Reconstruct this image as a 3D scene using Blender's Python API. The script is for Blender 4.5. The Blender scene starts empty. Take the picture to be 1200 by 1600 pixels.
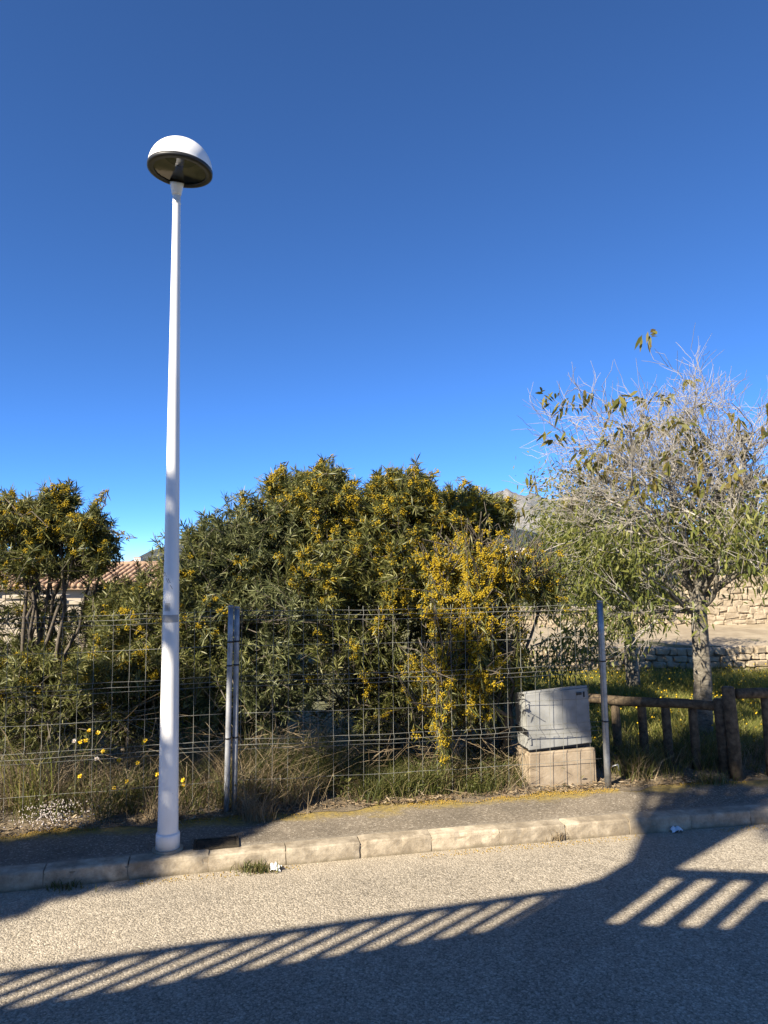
import bpy, bmesh, math, random
import numpy as np
from mathutils import Vector, Matrix

# ------------------------------------------------------------------ camera, sky, sun
SC = bpy.context.scene
COL = SC.collection
R = math.radians
F, PITCH, ROLL, CAMH = 1150.0, R(3.9), R(0.33), 2.0          # focal length in photo pixels (1200 x 1600)
SUN_EL, SUN_AZ = R(35.0), R(225.0)                            # sun stands behind the camera, to the left
fw = Vector((0, math.cos(PITCH), math.sin(PITCH)))
up0 = Vector((0, -math.sin(PITCH), math.cos(PITCH)))
rt0 = Vector((1, 0, 0))
rt = rt0 * math.cos(ROLL) - up0 * math.sin(ROLL)
up = rt0 * math.sin(ROLL) + up0 * math.cos(ROLL)
cam_d = bpy.data.cameras.new('camera')
cam = bpy.data.objects.new('camera', cam_d)
COL.objects.link(cam)
m = Matrix.Identity(4)
for i in range(3):
    m[i][0], m[i][1], m[i][2] = rt[i], up[i], -fw[i]
m[2][3] = CAMH
cam.matrix_world = m
cam_d.sensor_fit = 'VERTICAL'
cam_d.sensor_height = 24.0
cam_d.lens = 24.0 * F / 1600.0
cam_d.clip_start = 0.05
cam_d.clip_end = 30000
SC.camera = cam

world = bpy.data.worlds.new('World')
SC.world = world
world.use_nodes = True
wn = world.node_tree.nodes
sky = wn.new('ShaderNodeTexSky')
sky.sky_type = 'NISHITA'
sky.sun_disc = False
sky.sun_elevation = SUN_EL
sky.sun_rotation = SUN_AZ
sky.altitude = 9000
sky.air_density = 1.35
sky.dust_density = 0.0
sky.ozone_density = 7.0
wn['Background'].inputs[1].default_value = 0.094
hsv = wn.new('ShaderNodeHueSaturation')                       # the deep blue of a phone picture
hsv.inputs['Hue'].default_value = 0.501
hsv.inputs['Saturation'].default_value = 1.07
world.node_tree.links.new(sky.outputs[0], hsv.inputs['Color'])
world.node_tree.links.new(hsv.outputs[0], wn['Background'].inputs[0])

sun_d = bpy.data.lights.new('sun', 'SUN')
sun_d.energy = 5.0
sun_d.angle = R(0.5)
sun_d.color = (1.0, 0.90, 0.74)
sun = bpy.data.objects.new('sun', sun_d)
COL.objects.link(sun)
SDIR = Vector((-math.sin(SUN_AZ) * math.cos(SUN_EL), -math.cos(SUN_AZ) * math.cos(SUN_EL), -math.sin(SUN_EL)))
sun.rotation_euler = SDIR.to_track_quat('-Z', 'Y').to_euler()
sun.location = (-8, -8, 10)

SC.view_settings.view_transform = 'Standard'
SC.view_settings.look = 'None'
SC.view_settings.exposure = 1.45
SC.view_settings.gamma = 1.0

# ------------------------------------------------------------------ helpers
rng = np.random.default_rng(7)
random.seed(7)
A = np.array

def ray(px, py):
    return fw + rt * ((px - 600) / F) + up * ((800 - py) / F)
def on_z(px, py, z=0.0):
    d = ray(px, py); t = (z - CAMH) / d.z
    return Vector((d.x * t, d.y * t, z))
def at_y(px, py, Y):
    d = ray(px, py); t = Y / d.y
    return Vector((d.x * t, Y, CAMH + d.z * t))
def nrm(v):
    v = np.asarray(v, float)
    return v / np.maximum(np.linalg.norm(v, axis=-1, keepdims=True), 1e-9)

def np_mesh(name, V, groups, smooth=False, uv=None):
    """groups: list of (n,k) integer face arrays"""
    V = np.asarray(V, np.float32).reshape(-1, 3)
    me = bpy.data.meshes.new(name)
    me.vertices.add(len(V)); me.vertices.foreach_set('co', V.ravel())
    loops = np.concatenate([np.asarray(g, np.int32).ravel() for g in groups])
    tot = np.concatenate([np.full(len(g), np.asarray(g).shape[1], np.int32) for g in groups])
    start = np.concatenate([[0], np.cumsum(tot)[:-1]]).astype(np.int32)
    me.loops.add(len(loops)); me.loops.foreach_set('vertex_index', loops)
    me.polygons.add(len(tot)); me.polygons.foreach_set('loop_start', start); me.polygons.foreach_set('loop_total', tot)
    if smooth: me.polygons.foreach_set('use_smooth', np.ones(len(tot), bool))
    me.update(calc_edges=True)
    if uv is not None:
        l = me.uv_layers.new(name='UVMap')
        l.data.foreach_set('uv', np.asarray(uv, np.float32)[loops].ravel())
    return me

def tag(o, label=None, cat=None, group=None, kind=None):
    if label: o['label'] = label
    if cat: o['category'] = cat
    if group: o['group'] = group
    if kind: o['kind'] = kind
    return o
def thing(name, loc, label, cat, group=None, kind=None):
    o = bpy.data.objects.new(name, None)
    o.empty_display_size = 0.1
    COL.objects.link(o); o.location = loc
    return tag(o, label, cat, group, kind)
def link(name, me, mat, parent=None, loc=None, rot=None, shift=True):
    o = bpy.data.objects.new(name, me)
    COL.objects.link(o)
    if mat is not None and len(me.materials) == 0: me.materials.append(mat)
    if parent is not None:
        o.parent = parent
    if loc is not None: o.location = loc
    if rot is not None: o.rotation_euler = rot
    return o
def wpos(o):
    p = Vector((0, 0, 0))
    while o is not None:
        p += Vector(o.location); o = o.parent
    return A(p)
def part(name, V, groups, mat, parent, smooth=False, uv=None):
    """V in world coordinates"""
    V = np.asarray(V, float).reshape(-1, 3) - (wpos(parent) if parent is not None else 0)
    return link(name, np_mesh(name, V, groups, smooth, uv), mat, parent)

def bm_part(name, bm, mat, parent=None, smooth=False):
    me = bpy.data.meshes.new(name)
    if parent is not None:
        bmesh.ops.translate(bm, verts=bm.verts, vec=-Vector(wpos(parent)))
    bmesh.ops.recalc_face_normals(bm, faces=bm.faces)
    bm.to_mesh(me); bm.free()
    if smooth:
        for p in me.polygons: p.use_smooth = True
    return link(name, me, mat, parent)

def box(bm, c, s, M=None, bev=0.0, jit=0.0):
    r = bmesh.ops.create_cube(bm, size=1.0)
    vs = r['verts']
    for v in vs: v.co = Vector((v.co.x * s[0], v.co.y * s[1], v.co.z * s[2]))
    if bev > 0:
        es = list({e for v in vs for e in v.link_edges})
        rb = bmesh.ops.bevel(bm, geom=es, offset=bev, segments=2, affect='EDGES', profile=0.6)
        vs = list({v for f in rb['faces'] for v in f.verts} | {v for v in vs if v.is_valid})
    for v in vs:
        if jit: v.co += Vector([random.uniform(-jit, jit) for _ in range(3)])
        v.co += Vector(c)
        if M is not None: v.co = M @ v.co
    return vs

class Tubes:
    def __init__(s): s.V = []; s.Q = []; s.T = []; s.n = 0
    def add(s, P, rad, k=5, cap=True):
        P = np.asarray(P, float); n = len(P)
        rad = np.broadcast_to(np.asarray(rad, float), (n,))
        T = np.gradient(P, axis=0); T = nrm(T)
        ref = A([0., 0, 1]) if abs(T[0][2]) < 0.9 else A([1., 0, 0])
        U = nrm(np.cross(T, ref)); W = np.cross(T, U)
        a = np.arange(k) * 2 * math.pi / k
        ring = P[:, None, :] + rad[:, None, None] * (np.cos(a)[None, :, None] * U[:, None, :] + np.sin(a)[None, :, None] * W[:, None, :])
        s.V.append(ring.reshape(-1, 3))
        i = np.arange(n - 1)[:, None] * k; j = np.arange(k)[None, :]; jn = (j + 1) % k
        q = np.stack([i + j, i + jn, i + k + jn, i + k + j], -1).reshape(-1, 4) + s.n
        s.Q.append(q)
        if cap:
            if k == 3:
                s.T.append(A([[2, 1, 0], [0, 1, 2]]) + A([[s.n], [s.n + (n - 1) * k]]))
            else:
                s.V.append(P[[0, -1]]); c = s.n + n * k
                j0 = np.arange(k); j1 = (j0 + 1) % k
                s.T.append(np.stack([j1 + s.n, j0 + s.n, np.full(k, c)], -1))
                o = s.n + (n - 1) * k
                s.T.append(np.stack([j0 + o, j1 + o, np.full(k, c + 1)], -1))
                s.n += 2
        s.n += n * k
    def build(s, name, mat, parent, smooth=True):
        g = [np.concatenate(s.Q)]
        if s.T: g.append(np.concatenate(s.T))
        return part(name, np.concatenate(s.V), g, mat, parent, smooth)

def lathe_mesh(prof, k=40):
    """prof: list of (r, z)"""
    V = []; Q = []
    n = len(prof); a = np.arange(k) * 2 * math.pi / k
    for r, z in prof: V.append(np.stack([r * np.cos(a), r * np.sin(a), np.full(k, z)], -1))
    V = np.concatenate(V)
    i = np.arange(n - 1)[:, None] * k; j = np.arange(k)[None, :]; jn = (j + 1) % k
    Q = np.stack([i + j, i + jn, i + k + jn, i + k + j], -1).reshape(-1, 4)
    return V, Q

def leaves_geo(B, D, L, W, droop=0.15, curl=None):
    """lance-shaped leaves: B base points, D unit directions, L lengths, W widths"""
    n = len(B); D = nrm(D)
    S = nrm(np.cross(D, nrm(rng.normal(size=(n, 3)))))
    L = np.broadcast_to(L, (n,))[:, None]; W = np.broadcast_to(W, (n,))[:, None]
    dz = A([0, 0, -1.0])
    dr = np.broadcast_to(droop, (n,))[:, None]
    p1 = B + D * L * .33 + dz * dr * L * .1
    p2 = B + D * L * .68 + dz * dr * L * .45
    p3 = B + D * L + dz * dr * L
    V = np.stack([B, p1 - S * W * .5, p1 + S * W * .5, p2 - S * W * .42, p2 + S * W * .42, p3], 1)
    o = (np.arange(n) * 6)[:, None]
    T = np.concatenate([o + A([[0, 1, 2]]), o + A([[3, 5, 4]])]).reshape(-1, 3)
    Q = (o + A([[1, 3, 4, 2]])).reshape(-1, 4)
    return V.reshape(-1, 3), [T, Q]

OCT = A([[1, 0, 0], [-1, 0, 0], [0, 1, 0], [0, -1, 0], [0, 0, 1], [0, 0, -1.]])
OCTF = A([[0, 2, 4], [2, 1, 4], [1, 3, 4], [3, 0, 4], [2, 0, 5], [1, 2, 5], [3, 1, 5], [0, 3, 5]])
def balls_geo(C, r):
    n = len(C)
    V = C[:, None, :] + OCT[None] * np.broadcast_to(r, (n,))[:, None, None]
    Fc = (np.arange(n) * 6)[:, None, None] + OCTF[None]
    return V.reshape(-1, 3), [Fc.reshape(-1, 3)]

def blades_geo(B, H, W, lean, ):
    """grass blades: base, 2 mid, tip (2 bends)"""
    n = len(B)
    a = rng.uniform(0, 2 * math.pi, n)
    S = np.stack([np.cos(a), np.sin(a), np.zeros(n)], -1)
    b = rng.uniform(0, 2 * math.pi, n)
    Ld = np.stack([np.cos(b), np.sin(b), np.zeros(n)], -1) * (lean * rng.uniform(.2, 1, n) * H)[:, None]
    Z = A([0, 0, 1.])
    H = H[:, None]; W = np.broadcast_to(W, (n,))[:, None]
    p1 = B + Z * H * .55 + Ld * .3
    p2 = B + Z * H * .92 + Ld * 1.0
    V = np.stack([B - S * W * .5, B + S * W * .5, p1 - S * W * .4, p1 + S * W * .4, p2], 1)
    o = (np.arange(n) * 5)[:, None]
    return V.reshape(-1, 3), [(o + A([[0, 1, 3, 2]])).reshape(-1, 4), (o + A([[2, 3, 4]])).reshape(-1, 3)]

def merge(lst):
    V = []; G = {}; n = 0
    for v, gs in lst:
        for g in gs: G.setdefault(g.shape[1], []).append(g + n)
        V.append(v); n += len(v)
    return np.concatenate(V), [np.concatenate(x) for x in G.values()]

# ------------------------------------------------------------------ materials
def new_mat(name):
    mt = bpy.data.materials.new(name); mt.use_nodes = True
    nt = mt.node_tree
    return mt, nt, nt.nodes['Principled BSDF']
def N(nt, t, **kw):
    n = nt.nodes.new(t)
    for k, v in kw.items(): setattr(n, k, v)
    return n
def ramp(nt, fac, stops, interp='LINEAR'):
    n = N(nt, 'ShaderNodeValToRGB'); n.color_ramp.interpolation = interp
    e = n.color_ramp.elements
    while len(e) < len(stops): e.new(0.5)
    for i, (p, c) in enumerate(stops):
        e[i].position = p; e[i].color = (*c, 1) if len(c) == 3 else c
    nt.links.new(fac, n.inputs[0])
    return n.outputs[0]
def noise(nt, scale, detail=4, rough=.55, vec=None, dist=0.0):
    n = N(nt, 'ShaderNodeTexNoise'); n.inputs['Scale'].default_value = scale
    n.inputs['Detail'].default_value = detail; n.inputs['Roughness'].default_value = rough
    n.inputs['Distortion'].default_value = dist
    if vec is not None: nt.links.new(vec, n.inputs['Vector'])
    return n.outputs[0]
def mix(nt, fac, a, b, mode='MIX'):
    n = N(nt, 'ShaderNodeMix', data_type='RGBA', blend_type=mode)
    for s, v in ((n.inputs[0], fac), (n.inputs[6], a), (n.inputs[7], b)):
        if hasattr(v, 'is_linked'): nt.links.new(v, s)
        elif isinstance(v, (int, float)): s.default_value = v
        else: s.default_value = (*v, 1)
    return n.outputs[2]
def mathn(nt, op, a, b=None, clamp=False):
    n = N(nt, 'ShaderNodeMath', operation=op, use_clamp=clamp)
    for s, v in zip(n.inputs, (a, b)):
        if v is None: continue
        if hasattr(v, 'is_linked'): nt.links.new(v, s)
        else: s.default_value = v
    return n.outputs[0]
def bump(nt, h, strength, dist=.01):
    n = N(nt, 'ShaderNodeBump'); n.inputs['Strength'].default_value = strength; n.inputs['Distance'].default_value = dist
    nt.links.new(h, n.inputs['Height']); return n.outputs[0]
def geo_pos(nt):
    return N(nt, 'ShaderNodeNewGeometry').outputs['Position']

def leaf_mat(name, cols, trans=.25, rough=.5):
    mt, nt, p = new_mat(name)
    g = N(nt, 'ShaderNodeNewGeometry')
    c = ramp(nt, g.outputs['Random Per Island'], [(i / (len(cols) - 1), x) for i, x in enumerate(cols)])
    nt.links.new(c, p.inputs['Base Color'])
    p.inputs['Roughness'].default_value = rough
    p.inputs['Specular IOR Level'].default_value = .35
    if trans > 0:
        tr = N(nt, 'ShaderNodeBsdfTranslucent'); nt.links.new(c, tr.inputs[0])
        ms = N(nt, 'ShaderNodeMixShader'); ms.inputs[0].default_value = trans
        nt.links.new(p.outputs[0], ms.inputs[1]); nt.links.new(tr.outputs[0], ms.inputs[2])
        nt.links.new(ms.outputs[0], nt.nodes['Material Output'].inputs[0])
    return mt
def noise_mat(name, stops, scale=5, detail=5, rough=.8, bscale=None, bstr=.3, bdist=.01, metal=0.0, spec=.3, obj=False):
    mt, nt, p = new_mat(name)
    pos = N(nt, 'ShaderNodeTexCoord').outputs['Object'] if obj else geo_pos(nt)
    c = ramp(nt, noise(nt, scale, detail, .6, pos), stops)
    nt.links.new(c, p.inputs['Base Color'])
    p.inputs['Roughness'].default_value = rough; p.inputs['Metallic'].default_value = metal
    p.inputs['Specular IOR Level'].default_value = spec
    if bscale: nt.links.new(bump(nt, noise(nt, bscale, 4, .6, pos), bstr, bdist), p.inputs['Normal'])
    return mt

M = {}
M['leaf_acacia'] = leaf_mat('leaf_acacia', [(.045, .053, .014), (.086, .095, .024), (.148, .15, .040), (.25, .235, .085)], .3, .48)
M['leaf_grey'] = leaf_mat('leaf_grey', [(.045, .055, .018), (.085, .098, .034), (.14, .152, .060), (.24, .24, .11)], .3, .48)
M['flower'] = leaf_mat('flower', [(.32, .215, .010), (.41, .285, .013), (.50, .365, .02), (.45, .32, .015)], .3, .8)
M['leaf_tree'] = leaf_mat('leaf_tree', [(.065, .085, .018), (.115, .135, .028), (.18, .19, .042), (.24, .23, .06)], .4, .5)
M['leaf_remnant'] = leaf_mat('leaf_remnant', [(.10, .11, .022), (.15, .145, .03), (.20, .17, .035), (.14, .10, .035)], .4)
M['leaf_dark'] = leaf_mat('leaf_dark', [(.025, .035, .012), (.04, .052, .018), (.06, .07, .025)], .2)
M['grass'] = leaf_mat('grass', [(.055, .07, .016), (.09, .105, .024), (.14, .145, .036), (.20, .175, .065)], .4, .55)
M['meadow_grass'] = leaf_mat('meadow_grass', [(.13, .15, .03), (.19, .20, .04), (.27, .26, .06), (.34, .29, .10)], .45, .7)
M['straw'] = leaf_mat('straw', [(.16, .115, .06), (.24, .18, .10), (.32, .25, .15), (.12, .085, .05)], .2)
M['litter_leaf'] = leaf_mat('litter_leaf', [(.13, .085, .045), (.22, .16, .09), (.30, .23, .14), (.10, .065, .04)], .1)
M['pollen'] = leaf_mat('pollen', [(.34, .22, .03), (.42, .28, .05), (.30, .19, .05)], .1, .9)
M['yellow_petal'] = leaf_mat('yellow_petal', [(.75, .48, .01), (.8, .55, .02)], .25)
M['white_petal'] = leaf_mat('white_petal', [(.55, .48, .44), (.68, .62, .58)], .25)
M['bark_grey'] = noise_mat('bark_grey', [(.3, (.10, .085, .065)), (.55, (.24, .21, .17)), (.75, (.36, .33, .28))], 14, 6, .85, 40, .6, .01)
def bark_material():
    mt, nt, p = new_mat('bark_pale')
    pos = geo_pos(nt)
    mp = N(nt, 'ShaderNodeMapping'); mp.inputs['Scale'].default_value = (1, 1, 2.6); nt.links.new(pos, mp.inputs[0])
    a = noise(nt, 9, 7, .7, mp.outputs[0], .6)
    c = ramp(nt, a, [(.32, (.045, .038, .028)), (.46, (.13, .112, .085)), (.58, (.22, .195, .155)), (.72, (.36, .33, .28))])
    c = mix(nt, 1.0, c, ramp(nt, noise(nt, 2.5, 4, .6, pos), [(.35, (.65, .65, .62)), (.65, (1.1, 1.1, 1.08))]), 'MULTIPLY')
    nt.links.new(c, p.inputs['Base Color']); p.inputs['Roughness'].default_value = .9
    nt.links.new(bump(nt, a, .9, .02), p.inputs['Normal'])
    return mt
M['bark_pale'] = bark_material()
M['twig_grey'] = noise_mat('twig_grey', [(.3, (.17, .15, .12)), (.7, (.40, .37, .32))], 6, 3, .8)
M['bark_dark'] = noise_mat('bark_dark', [(.3, (.05, .042, .032)), (.7, (.15, .125, .095))], 12, 5, .9, 40, .5, .01)

def road_material():
    mt, nt, p = new_mat('asphalt')
    pos = geo_pos(nt)
    v = N(nt, 'ShaderNodeTexVoronoi'); v.inputs['Scale'].default_value = 95; nt.links.new(pos, v.inputs['Vector'])
    v2 = N(nt, 'ShaderNodeTexVoronoi'); v2.inputs['Scale'].default_value = 190; nt.links.new(pos, v2.inputs['Vector'])
    hsv = N(nt, 'ShaderNodeSeparateColor'); nt.links.new(v.outputs['Color'], hsv.inputs[0])
    hs2 = N(nt, 'ShaderNodeSeparateColor'); nt.links.new(v2.outputs['Color'], hs2.inputs[0])
    st = ramp(nt, hsv.outputs[0], [(0, (.15, .131, .102)), (.35, (.265, .233, .183)), (.7, (.38, .335, .265)), (1, (.58, .52, .42))])
    s2 = ramp(nt, hs2.outputs[0], [(0, (.17, .148, .116)), (.6, (.32, .28, .22)), (1, (.48, .425, .335))])
    c = mix(nt, .45, st, s2)
    gap = ramp(nt, v.outputs['Distance'], [(.0, (1, 1, 1)), (.55, (1, 1, 1)), (.85, (.55, .53, .5))])
    c = mix(nt, .8, c, gap, 'MULTIPLY')
    lg = noise(nt, .9, 5, .6, pos)
    c = mix(nt, 1.0, c, ramp(nt, lg, [(.3, (.86, .85, .83)), (.7, (1.16, 1.14, 1.1))]), 'MULTIPLY')
    md = noise(nt, 7, 5, .65, pos)
    c = mix(nt, 1.0, c, ramp(nt, md, [(.3, (.86, .86, .86)), (.7, (1.1, 1.1, 1.1))]), 'MULTIPLY')
    # sandy dust gathered along the kerb (v = distance from the kerb)
    uv = N(nt, 'ShaderNodeUVMap').outputs[0]
    sx = N(nt, 'ShaderNodeSeparateXYZ'); nt.links.new(uv, sx.inputs[0])
    dn = mathn(nt, 'ADD', sx.outputs[1], mathn(nt, 'MULTIPLY', noise(nt, 3, 4, .6, pos), .35))
    dust = ramp(nt, dn, [(.12, (.6, .6, .6)), (.55, (0, 0, 0))])
    c = mix(nt, dust, c, (.38, .32, .235))
    nt.links.new(c, p.inputs['Base Color'])
    p.inputs['Roughness'].default_value = .85
    p.inputs['Specular IOR Level'].default_value = .25
    h = mathn(nt, 'ADD', mathn(nt, 'MULTIPLY', v.outputs['Distance'], -1.0), mathn(nt, 'MULTIPLY', v2.outputs['Distance'], -.5))
    nt.links.new(bump(nt, h, .7, .006), p.inputs['Normal'])
    return mt
M['road'] = road_material()

def pavement_material():
    mt, nt, p = new_mat('pavement_concrete')
    pos = geo_pos(nt)
    v = N(nt, 'ShaderNodeTexVoronoi'); v.inputs['Scale'].default_value = 105; nt.links.new(pos, v.inputs['Vector'])
    sc = N(nt, 'ShaderNodeSeparateColor'); nt.links.new(v.outputs['Color'], sc.inputs[0])
    c = ramp(nt, sc.outputs[0], [(0, (.11, .09, .064)), (.55, (.165, .137, .10)), (.9, (.215, .183, .138)), (1, (.36, .315, .25))])
    c = mix(nt, 1.0, c, ramp(nt, noise(nt, 2.2, 5, .65, pos), [(.3, (.72, .71, .69)), (.7, (1.22, 1.2, 1.17))]), 'MULTIPLY')
    uv = N(nt, 'ShaderNodeUVMap').outputs[0]
    sx = N(nt, 'ShaderNodeSeparateXYZ'); nt.links.new(uv, sx.inputs[0])
    # ochre moss and fallen pollen along the back edge
    t = mathn(nt, 'SUBTRACT', sx.outputs[1], mathn(nt, 'MULTIPLY', noise(nt, 2.6, 5, .65, pos), .62))
    moss = ramp(nt, t, [(.22, (0, 0, 0)), (.34, (.85, .85, .85))])
    mc = ramp(nt, noise(nt, 26, 4, .6, pos), [(.35, (.14, .105, .035)), (.6, (.28, .20, .04))])
    c = mix(nt, moss, c, mc)
    # pale cement smear towards the kerb
    f = mathn(nt, 'ADD', sx.outputs[1], mathn(nt, 'MULTIPLY', noise(nt, 4, 4, .6, pos), .12))
    ed = ramp(nt, f, [(.17, (.8, .8, .8)), (.26, (0, 0, 0))])
    c = mix(nt, ed, c, (.27, .235, .18))
    nt.links.new(c, p.inputs['Base Color']); p.inputs['Roughness'].default_value = .9
    nt.links.new(bump(nt, mathn(nt, 'ADD', v.outputs['Distance'], noise(nt, 60, 3, .6, pos)), .45, .006), p.inputs['Normal'])
    return mt
M['pavement'] = pavement_material()

def kerb_material():
    mt, nt, p = new_mat('kerb_concrete')
    pos = geo_pos(nt)
    oi = N(nt, 'ShaderNodeObjectInfo')
    c = ramp(nt, noise(nt, 7, 8, .72, pos), [(.32, (.17, .135, .09)), (.5, (.34, .285, .205)), (.68, (.50, .43, .32))])
    c = mix(nt, 1.0, c, ramp(nt, oi.outputs['Random'], [(0, (.86, .86, .86)), (1, (1.08, 1.07, 1.05))]), 'MULTIPLY')
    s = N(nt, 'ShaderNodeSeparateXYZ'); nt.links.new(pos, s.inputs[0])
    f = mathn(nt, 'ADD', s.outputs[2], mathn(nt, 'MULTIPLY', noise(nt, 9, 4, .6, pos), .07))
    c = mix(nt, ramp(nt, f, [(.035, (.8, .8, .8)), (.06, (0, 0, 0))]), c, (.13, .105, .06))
    c = mix(nt, ramp(nt, noise(nt, 3.3, 5, .7, pos), [(.47, (0, 0, 0)), (.62, (.7, .7, .7))]), c, (.17, .135, .09))
    nt.links.new(c, p.inputs['Base Color']); p.inputs['Roughness'].default_value = .9
    nt.links.new(bump(nt, noise(nt, 35, 5, .65, pos), .5, .008), p.inputs['Normal'])
    return mt
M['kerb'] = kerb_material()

def white_pole_material():
    mt, nt, p = new_mat('white_enamel')
    pos = geo_pos(nt)
    sc = N(nt, 'ShaderNodeMapping'); sc.inputs['Scale'].default_value = (1, 1, .25); nt.links.new(pos, sc.inputs[0])
    c = ramp(nt, noise(nt, 5, 5, .6, sc.outputs[0]), [(.3, (.66, .65, .62)), (.6, (.80, .79, .77))])
    sp = ramp(nt, noise(nt, 38, 3, .7, pos), [(.70, (0, 0, 0)), (.76, (.75, .75, .75))])
    s = N(nt, 'ShaderNodeSeparateXYZ'); nt.links.new(pos, s.inputs[0])
    low = ramp(nt, mathn(nt, 'DIVIDE', s.outputs[2], 5.0), [(.0, (1, 1, 1)), (.25, (.5, .5, .5)), (.45, (0, 0, 0))])
    c = mix(nt, mix(nt, 1.0, sp, low, 'MULTIPLY'), c, (.33, .29, .24))
    nt.links.new(c, p.inputs['Base Color']); p.inputs['Roughness'].default_value = .38
    return mt
M['white'] = white_pole_material()
def simple(name, col, rough=.6, metal=0.0, spec=.5):
    mt, nt, p = new_mat(name)
    pos = geo_pos(nt)
    c = ramp(nt, noise(nt, 9, 4, .6, pos), [(.3, tuple(x * .85 for x in col)), (.7, tuple(min(1, x * 1.12) for x in col))])
    nt.links.new(c, p.inputs['Base Color'])
    p.inputs['Roughness'].default_value = rough; p.inputs['Metallic'].default_value = metal
    p.inputs['Specular IOR Level'].default_value = spec
    return mt
M['black_rubber'] = simple('black_rubber', (.012, .012, .012), .5)
M['dark_metal'] = simple('dark_metal', (.03, .03, .032), .5, .3)
M['reflector'] = simple('reflector', (.30, .27, .20), .45, .2)
M['reflector_dark'] = simple('reflector_dark', (.11, .105, .085), .4, .4)
M['galv'] = noise_mat('galvanised', [(.3, (.20, .21, .22)), (.7, (.36, .37, .38))], 18, 5, .42, None, metal=.75, spec=.5)
M['galv_dull'] = noise_mat('galvanised_dull', [(.3, (.20, .205, .21)), (.55, (.34, .345, .35)), (.75, (.44, .445, .45))], 12, 6, .55, None, metal=.35, spec=.5)
M['wire'] = noise_mat('wire', [(.3, (.13, .128, .112)), (.7, (.24, .24, .21))], 7, 4, .6, None, metal=.0, spec=.4)
M['cabinet'] = noise_mat('cabinet_grey', [(.25, (.17, .17, .158)), (.5, (.27, .27, .252)), (.75, (.35, .35, .33))], 6, 7, .65, 60, .1, .003)
M['plinth'] = noise_mat('plinth_concrete', [(.25, (.17, .13, .085)), (.5, (.31, .245, .17)), (.75, (.42, .345, .25))], 7, 6, .9, 30, .4, .006)
M['wood'] = noise_mat('weathered_wood', [(.3, (.03, .022, .014)), (.5, (.085, .062, .037)), (.75, (.16, .12, .075))], 22, 7, .85, 50, .5, .006)
M['stone'] = noise_mat('pale_stone', [(.25, (.20, .155, .10)), (.5, (.32, .26, .18)), (.75, (.43, .36, .26))], 6, 7, .9, 22, .6, .02)
M['mortar'] = noise_mat('mortar', [(.3, (.20, .155, .10)), (.7, (.30, .245, .17))], 6, 5, .95, 30, .5, .01)
M['render_wall'] = noise_mat('pale_render', [(.3, (.30, .25, .185)), (.7, (.42, .36, .275))], 1.4, 5, .9, 40, .2, .005)
M['tile_roof'] = noise_mat('roof_tile', [(.3, (.24, .15, .095)), (.5, (.36, .24, .155)), (.75, (.46, .33, .22))], 3, 6, .85, 20, .3, .01)
M['far_white'] = simple('far_white', (.62, .57, .50), .9)
M['far_roof'] = simple('far_roof', (.34, .20, .13), .9)
M['far_glass'] = simple('far_glass', (.06, .07, .08), .2)
M['paper'] = simple('paper', (.72, .71, .70), .7)
M['iron'] = noise_mat('cast_iron', [(.3, (.030, .026, .020)), (.7, (.085, .068, .045))], 22, 5, .7, 60, .4, .003, metal=.3)
M['sticker_grey'] = simple('sticker_grey', (.36, .35, .33), .6)
M['sticker_pale'] = simple('sticker_pale', (.50, .49, .46), .6)

def soil_material():
    mt, nt, p = new_mat('soil')
    pos = geo_pos(nt)
    c = ramp(nt, noise(nt, 4, 7, .68, pos), [(.28, (.065, .05, .03)), (.48, (.145, .112, .07)), (.7, (.24, .19, .125))])
    nt.links.new(c, p.inputs['Base Color']); p.inputs['Roughness'].default_value = .95
    nt.links.new(bump(nt, noise(nt, 28, 6, .7, pos), .8, .03), p.inputs['Normal'])
    return mt
M['soil'] = soil_material()
def ground_material():
    mt, nt, p = new_mat('ground_cover')
    pos = geo_pos(nt)
    c = ramp(nt, noise(nt, 1.6, 7, .68, pos), [(.28, (.055, .05, .022)), (.5, (.10, .098, .032)), (.7, (.17, .145, .07))])
    nt.links.new(c, p.inputs['Base Color']); p.inputs['Roughness'].default_value = .95
    nt.links.new(bump(nt, noise(nt, 18, 6, .7, pos), .8, .03), p.inputs['Normal'])
    return mt
M['ground'] = ground_material()
M['terrace'] = noise_mat('terrace_soil', [(.3, (.22, .175, .115)), (.55, (.31, .255, .175)), (.75, (.38, .32, .23))], 2.7, 7, .95, 20, .5, .02)

def mountain_material(name, rock, scrub, sc1):
    mt, nt, p = new_mat(name)
    pos = geo_pos(nt)
    a = noise(nt, sc1, 9, .68, pos)
    b = noise(nt, sc1 * 6, 6, .7, pos)
    f = mathn(nt, 'ADD', mathn(nt, 'MULTIPLY', a, .6), mathn(nt, 'MULTIPLY', b, .4))
    c = ramp(nt, f, [(.42, scrub), (.50, tuple((x + y) / 2 for x, y in zip(rock, scrub))), (.58, rock)])
    nt.links.new(c, p.inputs['Base Color']); p.inputs['Roughness'].default_value = 1.0
    p.inputs['Specular IOR Level'].default_value = 0
    nt.links.new(bump(nt, f, 1.0, 40), p.inputs['Normal'])
    return mt
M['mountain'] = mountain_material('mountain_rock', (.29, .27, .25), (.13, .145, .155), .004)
M['hill'] = mountain_material('hill_scrub', (.12, .13, .13), (.06, .075, .085), .012)

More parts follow.
